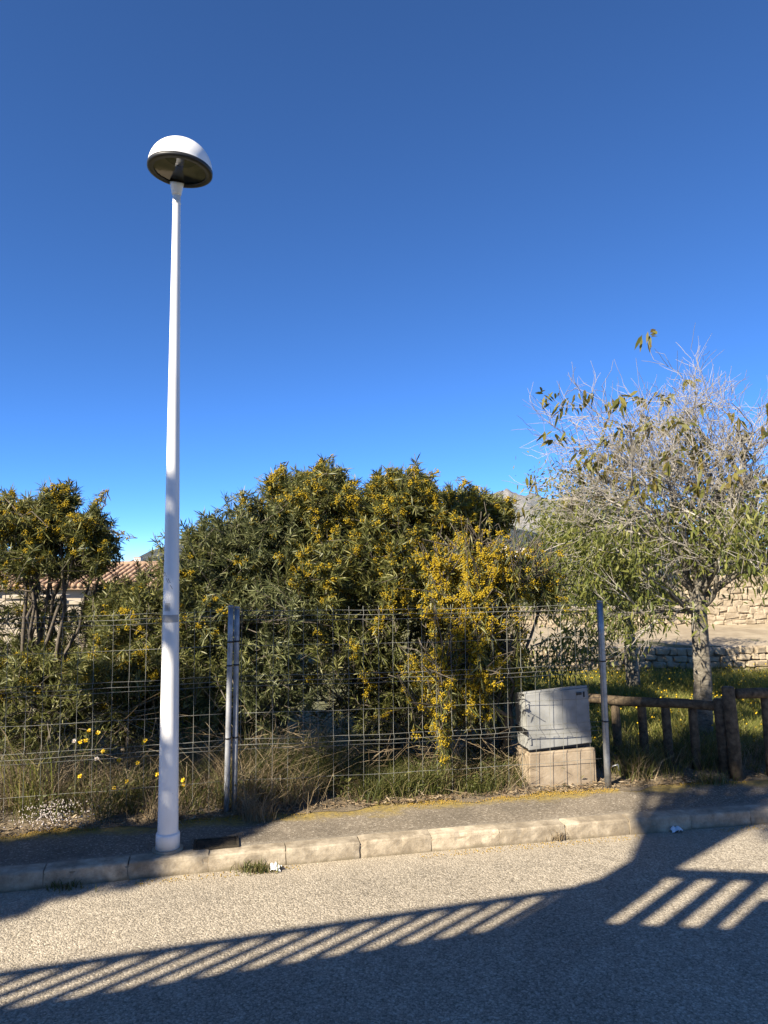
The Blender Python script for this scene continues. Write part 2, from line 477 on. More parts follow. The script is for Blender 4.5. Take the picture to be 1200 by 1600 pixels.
# ------------------------------------------------------------------ street layout
kp = [on_z(x, y) for x, y in ((0, 1397), (230, 1374), (445, 1352), (700, 1330), (1000, 1304), (1200, 1289))]
kc = np.polyfit([p.x for p in kp], [p.y for p in kp], 2)
kc[0] *= .6
def kerb_y(x): return np.polyval(kc, x) if -3 < x < 4 else (np.polyval(kc, max(-3, min(4, x))) + np.polyval(np.polyder(kc), max(-3, min(4, x))) * (x - max(-3, min(4, x))))
def kerb_pt(x, off):
    y = kerb_y(x); s = (kerb_y(x + .01) - kerb_y(x - .01)) / .02
    n = A([-s, 1.0]) / math.hypot(s, 1)
    return x + n[0] * off, y + n[1] * off
# arc-length table along the kerb's front edge
kx = np.linspace(-40, 40, 8001)
ky = A([kerb_y(x) for x in kx])
ks = np.concatenate([[0], np.cumsum(np.hypot(np.diff(kx), np.diff(ky)))])
ks -= np.interp(kp[2].x + .01, kx, ks)
KH, KW, KL = .105, .13, .5                                    # kerb height, width, stone length

pa, pb = on_z(357, 1270, .1), on_z(950, 1230, .1)             # feet of two fence posts
fdir = Vector(((pb - pa).x, (pb - pa).y, 0)).normalized()
fnor = Vector((-fdir.y, fdir.x, 0))
FYAW = math.atan2(fdir.y, fdir.x)
def fence_pt(t, z=0.0, off=0.0):                              # t metres along the fence from the double post
    p = pa + fdir * t + fnor * off
    return Vector((p.x, p.y, z))
def fence_y(x): return pa.y + (x - pa.x) * fdir.y / fdir.x

WALL_Y = 12.2
def terrain(x, y):
    x = np.asarray(x, float); y = np.asarray(y, float)
    fy = pa.y + (x - pa.x) * fdir.y / fdir.x
    z = np.where(y < fy - .35, -.03, 0.0)
    b = np.clip((y - fy + .35) / .3, 0, 1)
    z = -.03 + b * (.13 + .02 * np.sin(x * 3.1) * np.cos(y * 2.3))
    far = np.clip((y - 9) / 14, 0, 1)
    left = np.clip((2.0 - x) / 4, 0, 1)
    z = z - far * left * 2.2
    right = np.clip((x - 1.2) / 1.0, 0, 1) * (y > WALL_Y + .2)
    z = np.where(right > 0, z + right * .42 * np.clip((y - WALL_Y - .2) / .15, 0, 1), z)
    z = z - np.clip((y - 40) / 400, 0, 1) * 25
    z = z + np.clip((-y - 10) / 100, 0, 1) * 0
    return z
def grid_axis(lo, hi, fine_lo, fine_hi, step):
    a = list(np.arange(fine_lo, fine_hi + 1e-6, step))
    s = step; v = fine_hi
    while v < hi: s *= 1.25; v += s; a.append(min(v, hi))
    s = step; v = fine_lo
    while v > lo: s *= 1.25; v -= s; a.insert(0, max(v, lo))
    return np.array(a)
gx = grid_axis(-9000, 9000, -9, 11, .25); gy = grid_axis(-9000, 9000, 3.5, 20, .2)
X, Y = np.meshgrid(gx, gy)
Z = terrain(X, Y)
nx, ny = len(gx), len(gy)
ii, jj = np.meshgrid(np.arange(nx - 1), np.arange(ny - 1))
q = (jj * nx + ii).ravel()
gq = np.stack([q, q + 1, q + nx + 1, q + nx], -1)
g = part('ground', np.stack([X, Y, Z], -1), [gq], M['ground'], None, True)
tag(g, 'rough grassy ground behind the street', 'ground', kind='structure')

def strip(name, o0, o1, z0, z1, mat, x0=-30, x1=30, n=240, m=6, kind='structure', label=None, cat=None):
    V = []; UV = []
    for x in np.linspace(x0, x1, n):
        for j in range(m + 1):
            o = o0 + (o1 - o0) * j / m
            px, py = kerb_pt(x, o)
            V.append((px, py, z0 + (z1 - z0) * j / m)); UV.append((x, abs(o)))
    q = (np.arange(n - 1)[:, None] * (m + 1) + np.arange(m)[None, :]).ravel()
    Q = np.stack([q, q + m + 1, q + m + 2, q + 1], -1)
    o = part(name, V, [Q], mat, None, True, UV)
    return tag(o, label, cat, kind=kind)
strip('road', 0.03, -5.2, 0.0, 0.0, M['road'], label='pale worn asphalt road in the foreground', cat='road')
strip('pavement', KW - .01, 1.05, KH - .006, KH + .004, M['pavement'], label='narrow exposed-aggregate pavement between kerb and fence', cat='pavement')

# verge of bare soil under the fence
V = []; n = 160; mm = 8
xs = np.linspace(-9, 9, n)
for x in xs:
    for j in range(mm + 1):
        o = .70 + 1.6 * j / mm + (.06 * math.sin(x * 5.1) + .04 * math.sin(x * 13.7) if j == 0 else 0)
        px, py = kerb_pt(x, o)
        V.append((px, py, KH + (.003 if j == 0 else .012 + .03 * min(1, j / 2) + .018 * math.sin(x * 7 + j) * math.cos(x * 3.3 - j * 2))))
q = (np.arange(n - 1)[:, None] * (mm + 1) + np.arange(mm)[None, :]).ravel()
tag(part('verge', V, [np.stack([q, q + mm + 1, q + mm + 2, q + 1], -1)], M['soil'], None, True), 'strip of bare soil along the fence', 'soil', kind='structure')

# kerb made of single stones
kerb = thing('kerb', (0, 5, 0), 'pale concrete kerb of single stones along the road', 'kerb', kind='structure')
def kerb_stone_mesh(sd):
    rr = random.Random(sd)
    bm = bmesh.new()
    L = KL - .007; NS = 12
    prof = [(0, -.05), (.002, .02), (.004, .05), (.007, KH - .022), (.011, KH - .008), (.021, KH), (.06, KH + .001), (KW, KH + .001), (KW, -.05)]
    for s_ in range(NS + 1):
        ins = .003 if s_ in (0, NS) else 0
        chip = rr.uniform(.002, .007) if rr.random() < .14 else 0
        for (y, z) in prof:
            edge = .007 <= y <= .03
            dy = rr.uniform(-.0010, .0010) + (chip if edge else 0); dz = rr.uniform(-.0008, .0008) - (chip * .8 if edge else 0)
            if y >= KW: dy = dz = 0
            bm.verts.new((-L / 2 + L * s_ / NS + (rr.uniform(-.003, .003) if ins else 0), y + (ins if y < .05 else 0) + dy, z - (ins if z > .05 else 0) + dz))
    bm.verts.ensure_lookup_table(); k = len(prof)
    for s_ in range(NS):
        for j in range(k - 1):
            bm.faces.new([bm.verts[s_ * k + j], bm.verts[s_ * k + j + 1], bm.verts[(s_ + 1) * k + j + 1], bm.verts[(s_ + 1) * k + j]])
    bm.faces.new([bm.verts[j] for j in range(k)]); bm.faces.new([bm.verts[NS * k + j] for j in range(k)][::-1])
    bmesh.ops.recalc_face_normals(bm, faces=bm.faces)
    me = bpy.data.meshes.new('kerb_stone'); bm.to_mesh(me); bm.free()
    for p in me.polygons: p.use_smooth = False
    return me
ksm = [kerb_stone_mesh(i) for i in range(6)]
for i in range(-14, 15):
    s = (i + .5) * KL
    x = np.interp(s, ks, kx); y = kerb_y(x); a = math.atan(np.interp(x, kx, np.gradient(ky, kx)))
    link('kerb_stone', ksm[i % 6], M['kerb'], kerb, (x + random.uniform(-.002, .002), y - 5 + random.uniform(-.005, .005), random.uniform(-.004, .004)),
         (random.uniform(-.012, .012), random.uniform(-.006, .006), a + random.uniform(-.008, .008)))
V = []
for x in np.linspace(-9, 9, 120):
    for o, z in ((.014, .0), (.014, KH - .022), (KW, KH - .02)):
        px, py = kerb_pt(x, o); V.append((px, py, z))
q = (np.arange(119)[:, None] * 3 + np.arange(2)[None, :]).ravel()
part('mortar_bed', V, [np.stack([q, q + 3, q + 4, q + 1], -1)], M['mortar'], kerb)

# access cover let into the pavement
cc = on_z(338, 1318, KH)
cov = thing('access_cover', (cc.x, cc.y, KH), 'small dark rectangular access cover in the pavement beside the lamp post', 'access cover')
ca = math.atan(np.interp(cc.x, kx, np.gradient(ky, kx)))
Mc = Matrix.Translation(cc) @ Matrix.Rotation(ca, 4, 'Z')
bm = bmesh.new()
for sx, sy, cx, cy in ((.30, .018, 0, -.086), (.30, .018, 0, .086), (.018, .154, -.141, 0), (.018, .154, .141, 0)):
    box(bm, (cx, cy, -.01), (sx, sy, .034), Mc)
bm_part('frame', bm, M['iron'], cov)
bm = bmesh.new(); box(bm, (0, 0, -.004), (.26, .15, .012), Mc, .003)
lid = bm_part('lid', bm, M['iron'], cov)
bm = bmesh.new()
for i in range(7):
    for j in range(4): box(bm, (-.108 + i * .036, -.054 + j * .036, .0025), (.020, .012, .004), Mc @ Matrix.Rotation(0, 4, 'Z'))
bm_part('tread_pattern', bm, M['iron'], lid)

# ------------------------------------------------------------------ street lamp
lb = on_z(262, 1328, KH)
lamp = thing('street_lamp', lb, 'tall white street lamp with a domed head, on the pavement edge', 'street lamp')
V, Q = lathe_mesh([(.0, .0), (.10, .0), (.10, .012), (.085, .018), (.0, .018)], 28)
part('ground_flange', V + A(lb), [Q], M['plinth'], lamp, False)
V, Q = lathe_mesh([(.066, .016), (.078, .016), (.078, .105), (.074, .115), (.066, .118)], 40)
part('base_collar', V + A(lb), [Q], M['white'], lamp, True)
PT = 4.42
def pole_r(z): return (.137 - .0189 * z) / 2
V, Q = lathe_mesh([(pole_r(z), z) for z in np.linspace(.1, PT, 24)], 40)
pole = part('pole', V + A(lb), [Q], M['white'], lamp, True)
# domed head: it reaches out over the road, the pole carries it at its far rim
HR = .214
hc = at_y(281.5, 264.5, lb.y - .165)
V, Q = lathe_mesh([(pole_r(PT) - .002, PT - .002), (pole_r(PT) + .003, PT), (pole_r(PT) + .003, PT + .006), (pole_r(PT), PT + .010), (.028, hc.z - lb.z - .030), (.0, hc.z - lb.z - .028)], 32)
part('pole_sleeve', V + A(lb), [Q], M['white'], lamp, True)
HM = Matrix.Translation(hc) @ Matrix.Rotation(R(3.0), 4, 'Y') @ Matrix.Rotation(R(-1.0), 4, 'X')
def head(name, prof, mat, smooth=True, k=56, parent=None):
    V, Q = lathe_mesh(prof, k)
    V = A([HM @ Vector(v) for v in V])
    return part(name, V, [Q], M[mat] if isinstance(mat, str) else mat, parent or lamp, smooth)
dome = [(HR, -.012), (HR + .002, .0)] + [(HR * math.cos(a) ** .9, .0 + .196 * math.sin(a)) for a in np.linspace(.06, math.pi / 2 - .001, 22)]
head('dome', dome + [(0, .196)], 'white')
head('rim', [(HR - .003, .004), (HR + .003, .004), (HR + .003, -.016), (HR - .008, -.022), (HR - .040, -.020), (HR - .042, -.006), (HR - .003, -.002)], 'black_rubber', False)
rf = head('reflector', [(HR - .036, .0), (HR - .055, .03), (.14, .075), (.112, .078)], 'reflector')
head('lamp_well', [(.112, .078), (.105, .10), (.06, .125), (0, .13)], 'reflector_dark', parent=rf)
head('bulb', [(0, .03), (.022, .035), (.03, .06), (.024, .095), (.018, .125)], 'white', k=20, parent=rf)
mt, nt, p = new_mat('lamp_glass')
gl = N(nt, 'ShaderNodeBsdfGlossy'); gl.inputs['Roughness'].default_value = .04
tr = N(nt, 'ShaderNodeBsdfTransparent'); tr.inputs[0].default_value = (.62, .60, .52, 1)
fr = N(nt, 'ShaderNodeFresnel'); fr.inputs[0].default_value = 1.62
ms = N(nt, 'ShaderNodeMixShader')
nt.links.new(fr.outputs[0], ms.inputs[0]); nt.links.new(tr.outputs[0], ms.inputs[1]); nt.links.new(gl.outputs[0], ms.inputs[2])
nt.links.new(ms.outputs[0], nt.nodes['Material Output'].inputs[0])
head('glass', [(0, -.0135), (.12, -.013), (HR - .038, -.012)], mt)
# bracket joining pole and head
T = Tubes()
bp = Vector((lb.x, lb.y, hc.z - .10))
T.add([bp + Vector((0, .0, -.0)), bp + Vector((.0, -.002, .02)), bp + Vector((.003, -.012, .06)), bp + Vector((.006, -.02, .082))], [.030, .036, .044, .050], 18)
T.build('bracket', M['white'], lamp)
# worn stickers and tape round the pole
def sticker(z, h, a0, a1, mat, name):
    n = 14; V = []
    for a in np.linspace(a0, a1, n):
        for zz in (z, z + h):
            r = pole_r(zz) + .0012
            V.append((lb.x + r * math.sin(a), lb.y - r * math.cos(a), lb.z + zz))
    q = np.arange(n - 1) * 2
    part(name, V, [np.stack([q, q + 2, q + 3, q + 1], -1)], M[mat], pole, True)
sticker(1.50, .05, -1.2, 1.35, 'sticker_grey', 'tape_band')
sticker(1.575, .055, -.6, .15, 'sticker_pale', 'torn_sticker')
sticker(1.585, .03, -.45, -.05, 'sticker_grey', 'sticker_remnant')
T = Tubes()
for k in range(5):
    a = -1.0 + k * .28; z = 1.84 - k * .022 + (.02 if k % 2 else 0)
    r = pole_r(z) + .001
    T.add([(lb.x + r * math.sin(a), lb.y - r * math.cos(a), lb.z + z), (lb.x + r * math.sin(a + .3), lb.y - r * math.cos(a + .3), lb.z + z - .03)], .0014, 4)
T.build('scribble', M['dark_metal'], pole)

# ------------------------------------------------------------------ wire fence
HZ = [1.63, 1.595, 1.555, 1.36, 1.125, 1.09, 1.05, .84, .64, .605, .565, .33, .13]
FOLD = {1.595: -.035, 1.09: -.035, .605: -.035}
def panel(fence, t0, t1, off, sag=0.0, first=0.0):
    zs = sorted(set(HZ + [.09, 1.648]))
    W = []
    def fo(z): return FOLD.get(z, 0.0)
    for t in np.arange(t0 + first, t1, .121):
        tj = t + random.uniform(-.004, .004)
        ln = random.uniform(-.006, .006)
        P = [tuple(fence_pt(tj + ln * z, z, off + fo(z) + .003)) for z in zs]
        T = Tubes(); T.add(P, .0018, 5); T.build('vertical_wire', M['wire'], fence)
    for z in HZ:
        P = []
        for t in np.linspace(t0, t1, 16):
            u = (t - t0) / (t1 - t0)
            P.append(tuple(fence_pt(t, z - sag * 4 * u * (1 - u) + .003 * math.sin(t * 9 + z * 20), off + fo(z))))
        T = Tubes(); T.add(P, .0018, 5); T.build('horizontal_wire', M['wire'], fence)
def post(fence, foot, top, r, mat='galv_dull', capr=None):
    T = Tubes(); f, t = Vector(foot), Vector(top)
    T.add([tuple(f.lerp(t, k / 6)) for k in range(7)], r, 20)
    o = T.build('post', M[mat], fence)
    T = Tubes(); d = (t - f).normalized()
    T.add([tuple(t - d * .004), tuple(t + d * .006), tuple(t + d * .012)], [r + .003, r + .003, r * .6], 20)
    T.build('post_cap', M[mat], o)
    return o
def clamp(fence, foot, top, z, r, name='clamp'):
    f, t = Vector(foot), Vector(top); u = z / (t.z - f.z)
    c = f.lerp(t, u); T = Tubes()
    T.add([tuple(c - Vector((0, 0, .006))), tuple(c + Vector((0, 0, .006)))], r + .003, 18)
    T.build(name, M['dark_metal'], fence)

p1f, p1t = on_z(353.5, 1271, KH), at_y(361, 948, on_z(353.5, 1271, KH).y + .0)
p2f, p2t = on_z(366, 1268, KH), at_y(370.5, 950, on_z(366, 1268, KH).y + .0)
fl = thing('wire_fence', fence_pt(-.02, KH), 'galvanised welded wire fence running left from the paired posts, behind the lamp', 'fence', 'wire fences along the pavement')
post(fl, p1f - Vector((0, 0, .05)), p1t, .021)
for z in (.56, 1.11, 1.29): clamp(fl, p1f, p1t, z, .021)
panel(fl, -4.2, -.045, .03, .03, .06)
post(fl, fence_pt(-2.55, KH - .05, .035), fence_pt(-2.55, KH + 1.56, .035), .0245)
frt = thing('wire_fence', fence_pt(.05, KH), 'galvanised welded wire fence between the paired posts and the leaning post by the cabinet', 'fence', 'wire fences along the pavement')
post(frt, p2f - Vector((0, 0, .05)), p2t, .021)
for z in (.56, 1.11, 1.29): clamp(frt, p2f, p2t, z, .021)
p3f = on_z(950.5, 1231, KH); p3t = at_y(937, 940, p3f.y)
panel(frt, .035, (Vector((p3f.x, p3f.y, 0)) - Vector((pa.x, pa.y, 0))).length - .02, .03, .015, .05)
post(frt, p3f - Vector((0, 0, .05)), p3t, .027, 'galv')
for z in (.55, 1.05): clamp(frt, p3f, p3t, z, .027)
T = Tubes()
T.add([tuple(p3f + Vector((.03, -.02, .18))), tuple(p3f + Vector((.075, -.03, .20))), tuple(p3f + Vector((.085, -.03, .15)))], .006, 6)
T.build('hook', M['galv'], frt)

# ------------------------------------------------------------------ utility cabinet on its plinth
bl = on_z(837, 1240, KH)
t_b = (Vector((bl.x, bl.y, 0)) - Vector((pa.x, pa.y, 0))).dot(fdir)
PW, PD, PH = .60, .30, .315
Mp = Matrix.Translation(fence_pt(t_b, KH - .02, .055)) @ Matrix.Rotation(FYAW + R(1.0), 4, 'Z') @ Matrix.Rotation(R(-1.2), 4, 'Y')
pl = thing('concrete_plinth', Mp @ Vector((PW / 2, PD / 2, 0)), 'stained beige concrete plinth under the grey cabinet, behind the wire fence', 'plinth')
bm = bmesh.new(); box(bm, (PW / 2, PD / 2, PH / 2 - .02), (PW, PD, PH), Mp, .008, .0015)
bm_part('block', bm, M['plinth'], pl)
bm = bmesh.new(); box(bm, (PW / 2 + .005, PD / 2, PH - .02 + .008), (PW - .01, PD - .01, .02), Mp, .006)
bm_part('top_slab', bm, M['plinth'], pl)
CW, CD, CH = .58, .23, .475
Mb = Mp @ Matrix.Translation((.0, .015, PH + .004)) @ Matrix.Rotation(R(-2.3), 4, 'Y')
cb = thing('utility_cabinet', Mb @ Vector((CW / 2, CD / 2, 0)), 'grey utility cabinet leaning slightly on a concrete plinth', 'cabinet')
bm = bmesh.new(); box(bm, (CW / 2, CD / 2, .012), (CW - .03, CD - .03, .03), Mb); bm_part('base_gap', bm, M['black_rubber'], cb)
bm = bmesh.new(); box(bm, (CW / 2, CD / 2 + .008, CH / 2 + .004), (CW, CD - .016, CH - .045), Mb, .006); bm_part('body', bm, M['cabinet'], cb)
bm = bmesh.new(); box(bm, (CW / 2, .004, CH / 2 + .012), (CW - .006, .02, CH - .012), Mb, .006); dr = bm_part('door', bm, M['cabinet'], cb)
bm = bmesh.new(); box(bm, (0, 0, 0), (CW + .004, CD + .002, .02), Mb @ Matrix.Translation((CW / 2, CD / 2 + .006, CH - .006)) @ Matrix.Rotation(R(-11), 4, 'X'), .006); bm_part('lid', bm, M['cabinet'], cb)
for z in (.09, .38):
    bm = bmesh.new(); box(bm, (.022, -.010, z), (.014, .012, .055), Mb, .003); bm_part('hinge', bm, M['cabinet'], dr)
bm = bmesh.new(); box(bm, (CW - .09, -.012, CH - .035), (.045, .016, .022), Mb, .004); box(bm, (CW - .045, -.012, CH - .045), (.01, .014, .045), Mb, .003)
bm_part('latch', bm, M['dark_metal'], dr)
bm = bmesh.new()
Ms = Mb @ Matrix.Translation((-.004, .11, .165)) @ Matrix.Rotation(R(0), 4, 'X')
box(bm, (0, 0, 0), (.008, .25, .05), Ms); bm_part('dark_side_bar', bm, M['black_rubber'], cb)  # flat black bar across the cabinet's left side

# ------------------------------------------------------------------ wooden rail fences
def wood_post(par, p, h, r, lean=(0, 0)):
    T = Tubes(); p = Vector(p)
    tp = p + Vector((lean[0], lean[1], h))
    T.add([tuple(p - Vector((0, 0, .1))), tuple(p.lerp(tp, .5)), tuple(tp - Vector((0, 0, .01))), tuple(tp)], [r, r, r * .98, r * .86], 14)
    T.build('post', M['wood'], par, True)
def rail(par, a, b, r):
    T = Tubes(); a, b = Vector(a), Vector(b)
    T.add([tuple(a.lerp(b, k / 5) + Vector((0, 0, .006 * math.sin(k * 2.1)))) for k in range(6)], [r * .97, r, r * 1.02, r, r, r * .95], 14)
    T.build('rail', M['wood'], par, True)
wl0, wl1 = at_y(885, 1090, 7.15), at_y(1124, 1103, 6.62)
wf = thing('wooden_rail', on_z(1000, 1200, .08), 'low weathered wooden rail behind the leaning metal post', 'railing', 'wooden rails by the meadow')
rail(wf, wl0, wl1, .043)
for px, Yp in ((962, 6.98), (1004, 6.88), (1041, 6.80), (1082, 6.72)):
    u = (px - 885) / (1124 - 885); t = wl0.lerp(wl1, u)
    wood_post(wf, (t.x + .05, t.y + .02, .08), t.z - .06, .040, (-.03, 0))
wood_post(wf, (at_y(1134, 1100, 6.6).x, 6.6, .08), at_y(1126, 1092, 6.6).z - .08, .062, (-.05, 0))
wg = thing('wooden_rail', on_z(1170, 1200, .08), 'taller wooden rail starting at a thick post near the bigger tree', 'railing', 'wooden rails by the meadow')
q0, q1 = at_y(1150, 1084, 6.5), at_y(1330, 1082, 6.75)
rail(wg, q0, q1, .045)
wood_post(wg, (at_y(1151, 1180, 6.5).x, 6.5, .08), at_y(1141, 1073, 6.5).z - .08, .055, (-.055, 0))
for px in (1192, 1290):
    t = q0.lerp(q1, (px - 1150) / 180.)
    wood_post(wg, (t.x + .05, t.y + .02, .08), t.z - .06, .036, (-.035, 0))

# ------------------------------------------------------------------ terrace walls, houses, hills
def stone_meshes(k):
    out = []
    for i in range(k):
        bm = bmesh.new()
        r = bmesh.ops.create_cube(bm, size=1.0)
        bmesh.ops.bevel(bm, geom=list(bm.edges), offset=random.uniform(.14, .22), segments=1, affect='EDGES')
        for v in bm.verts: v.co += Vector([random.uniform(-.07, .07) for _ in range(3)])
        me = bpy.data.meshes.new('stone'); bm.to_mesh(me); bm.free(); me.materials.append(M['stone'])
        out.append(me)
    return out
SM = stone_meshes(8)
sw = thing('dry_stone_wall', (4.2, WALL_Y, .05), 'low pale dry stone wall at the far edge of the meadow', 'wall')
x0, x1 = 1.7, 7.4
def wall_top(x): return .56 + .03 * math.sin(x * 2.2)
bm = bmesh.new()
box(bm, ((x0 + x1) / 2, WALL_Y + .2, .2), (x1 - x0, .26, .62)); bm_part('core', bm, M['mortar'], sw)
z = .02; row = 0
rows = []
while z < .54:
    h = random.uniform(.085, .13); rows.append((z, h)); z += h
cnt = 0
for z, h in rows:
    x = x0 + random.uniform(-.1, 0)
    while x < x1:
        w = random.uniform(.11, .26)
        o = link('stone', random.choice(SM), None, sw, (x + w / 2 - 4.2, .06 + random.uniform(-.025, .02), z + h / 2 + .02 * math.sin(x * 2.2) - .05 + random.uniform(-.01, .01)))
        o.scale = (w * 1.0, .16, h * 1.04); o.rotation_euler = (random.uniform(-.1, .1), random.uniform(-.12, .12), random.uniform(-.1, .1))
        x += w; cnt += 1
# terrace behind it
tv = [(1.5, WALL_Y + .08, .515), (14, WALL_Y + .08, .515), (14, 16.2, .60), (1.5, 16.2, .60)]
def sheet(name, corners, nx_, ny_, mat, amp=.0, label=None, cat=None, kind=None):
    c = [A(v) for v in corners]; V = []
    for j in range(ny_ + 1):
        for i in range(nx_ + 1):
            u, w = i / nx_, j / ny_
            p = (c[0] * (1 - u) + c[1] * u) * (1 - w) + (c[3] * (1 - u) + c[2] * u) * w
            p[2] += amp * (math.sin(p[0] * 2.7 + p[1]) * math.cos(p[1] * 1.9 - p[0] * .6))
            V.append(p)
    q = (np.arange(ny_)[:, None] * (nx_ + 1) + np.arange(nx_)[None, :]).ravel()
    o = part(name, V, [np.stack([q, q + 1, q + nx_ + 2, q + nx_ + 1], -1)], mat, None, True)
    return tag(o, label, cat, kind=kind)
sheet('terrace', tv, 40, 14, M['terrace'], .02, 'bare sandy terrace above the dry stone wall', 'terrace', 'structure')
uw = thing('masonry_wall', (7, 16.3, .6), 'tall sandy rubble wall behind the terrace, right of the bigger tree', 'wall')
def rubble(par, x0, x1, y, z0, z1, dy):
    bm = bmesh.new(); box(bm, ((x0 + x1) / 2, y + .2, (z0 + z1) / 2), (x1 - x0, .4, z1 - z0)); bm_part('core', bm, M['mortar'], par)
    bm = bmesh.new(); z = z0
    while z < z1 - .05:
        h = random.uniform(.10, .17); x = x0
        while x < x1:
            w = random.uniform(.14, .34)
            box(bm, (x + w / 2, y - .0, min(z + h / 2 + random.uniform(-.02, .02), z1)), (w + random.uniform(-.03, .02), .08 + random.uniform(-.02, .02), h + random.uniform(-.03, .03)), Matrix.Translation((x, y, z)) @ Matrix.Rotation(random.uniform(-.12, .12), 4, 'Y') @ Matrix.Translation((-x, -y, -z)), .03, .014)
            x += w
        z += h
    o = bm_part('stones', bm, M['stone'], par); o['kind'] = 'stuff'
rubble(uw, 6.6, 13.5, 16.2, .5, 1.62, 0)
lw = thing('boundary_wall', (4.6, 16.4, .6), 'low pale boundary wall behind the terrace, left of the bigger tree', 'wall')
rubble(lw, 1.5, 6.55, 16.2, .5, .93, 0)
bm = bmesh.new(); box(bm, (4.02, 16.36, .96), (5.06, .5, .07), None, .015, .004); bm_part('coping', bm, M['render_wall'], lw)

# house to the left, beyond the shrubs
hz = -2.3
hb = at_y(170, 890, 25)
villa = thing('villa', (hb.x, 26, hz), 'pale house with a tiled roof half hidden behind the left acacia', 'house')
hx0, hx1 = hb.x - 4.6, hb.x + 2.6
ridge_z, eave_z = at_y(170, 884, 27.2).z, at_y(170, 916, 24.4).z
bm = bmesh.new(); box(bm, ((hx0 + hx1) / 2, 27.2, (hz + eave_z) / 2), (hx1 - hx0 - .5, 5.0, eave_z - hz)); wall_o = bm_part('wall', bm, M['render_wall'], villa)
bm = bmesh.new()
vs = [bm.verts.new(v) for v in ((hx0, 24.4, eave_z), (hx1, 24.4, eave_z), (hx1, 27.2, ridge_z), (hx0, 27.2, ridge_z), (hx0, 30, eave_z), (hx1, 30, eave_z),
      (hx0, 24.4, eave_z - .1), (hx1, 24.4, eave_z - .1), (hx1, 30, eave_z - .1), (hx0, 30, eave_z - .1))]
for f in ((0, 1, 2, 3), (3, 2, 5, 4), (6, 7, 1, 0), (4, 5, 8, 9), (6, 0, 3, 4, 9), (1, 7, 8, 5, 2), (6, 9, 8, 7)): bm.faces.new([vs[i] for i in f])
roof = bm_part('roof', bm, M['tile_roof'], villa)
k = 0; x = hx0 + .1
while x < hx1:
    T = Tubes(); P = []; rr = []
    for i in range(15):
        u = i / 14
        P.append((x, 24.35 + (27.2 - 24.35) * u, eave_z + (ridge_z - eave_z) * u + .02 + (.018 if i % 2 else 0))); rr.append(.085)
    T.add(P, rr, 8); T.build('tile_row', M['tile_roof'], roof); x += .21
T = Tubes(); T.add([(hx0, 27.2, ridge_z + .05), (hx1, 27.2, ridge_z + .05)], .12, 10); T.build('ridge_tiles', M['tile_roof'], roof)
for wx in (hx0 + 1.2, hx0 + 3.2, hx0 + 5.2):
    bm = bmesh.new(); box(bm, (wx, 24.68, eave_z - 1.1), (.9, .06, 1.1)); w_ = bm_part('window', bm, M['far_white'], villa)
    bm = bmesh.new(); box(bm, (wx, 24.64, eave_z - 1.1), (.72, .03, .94)); bm_part('pane', bm, M['far_glass'], w_)
gw = thing('garden_wall', (at_y(100, 950, 15).x, 15, -1.2), 'pale rendered garden wall glimpsed through the left acacia', 'wall')
ax, bx_ = at_y(-150, 950, 15).x, at_y(215, 950, 15).x
ztop = at_y(100, 944, 15).z
bm = bmesh.new(); box(bm, ((ax + bx_) / 2, 15, (ztop - 1.3) / 2), (bx_ - ax, .22, ztop + 1.3)); bm_part('wall', bm, M['render_wall'], gw)
bm = bmesh.new(); box(bm, ((ax + bx_) / 2, 15, ztop + .035), (bx_ - ax + .05, .32, .07), None, .012); bm_part('coping', bm, M['render_wall'], gw)
for px in (30, 85, 200):
    c = at_y(px, 940, 14.95)
    bm = bmesh.new(); box(bm, (c.x, 14.95, (ztop - 1.1) / 2), (.36, .36, ztop + 1.32), None, .01)
    o = bm_part('pillar', bm, M['render_wall'], gw)
    bm = bmesh.new(); box(bm, (c.x, 14.95, ztop + .16), (.46, .46, .07), None, .015); bm_part('pillar_cap', bm, M['render_wall'], o)

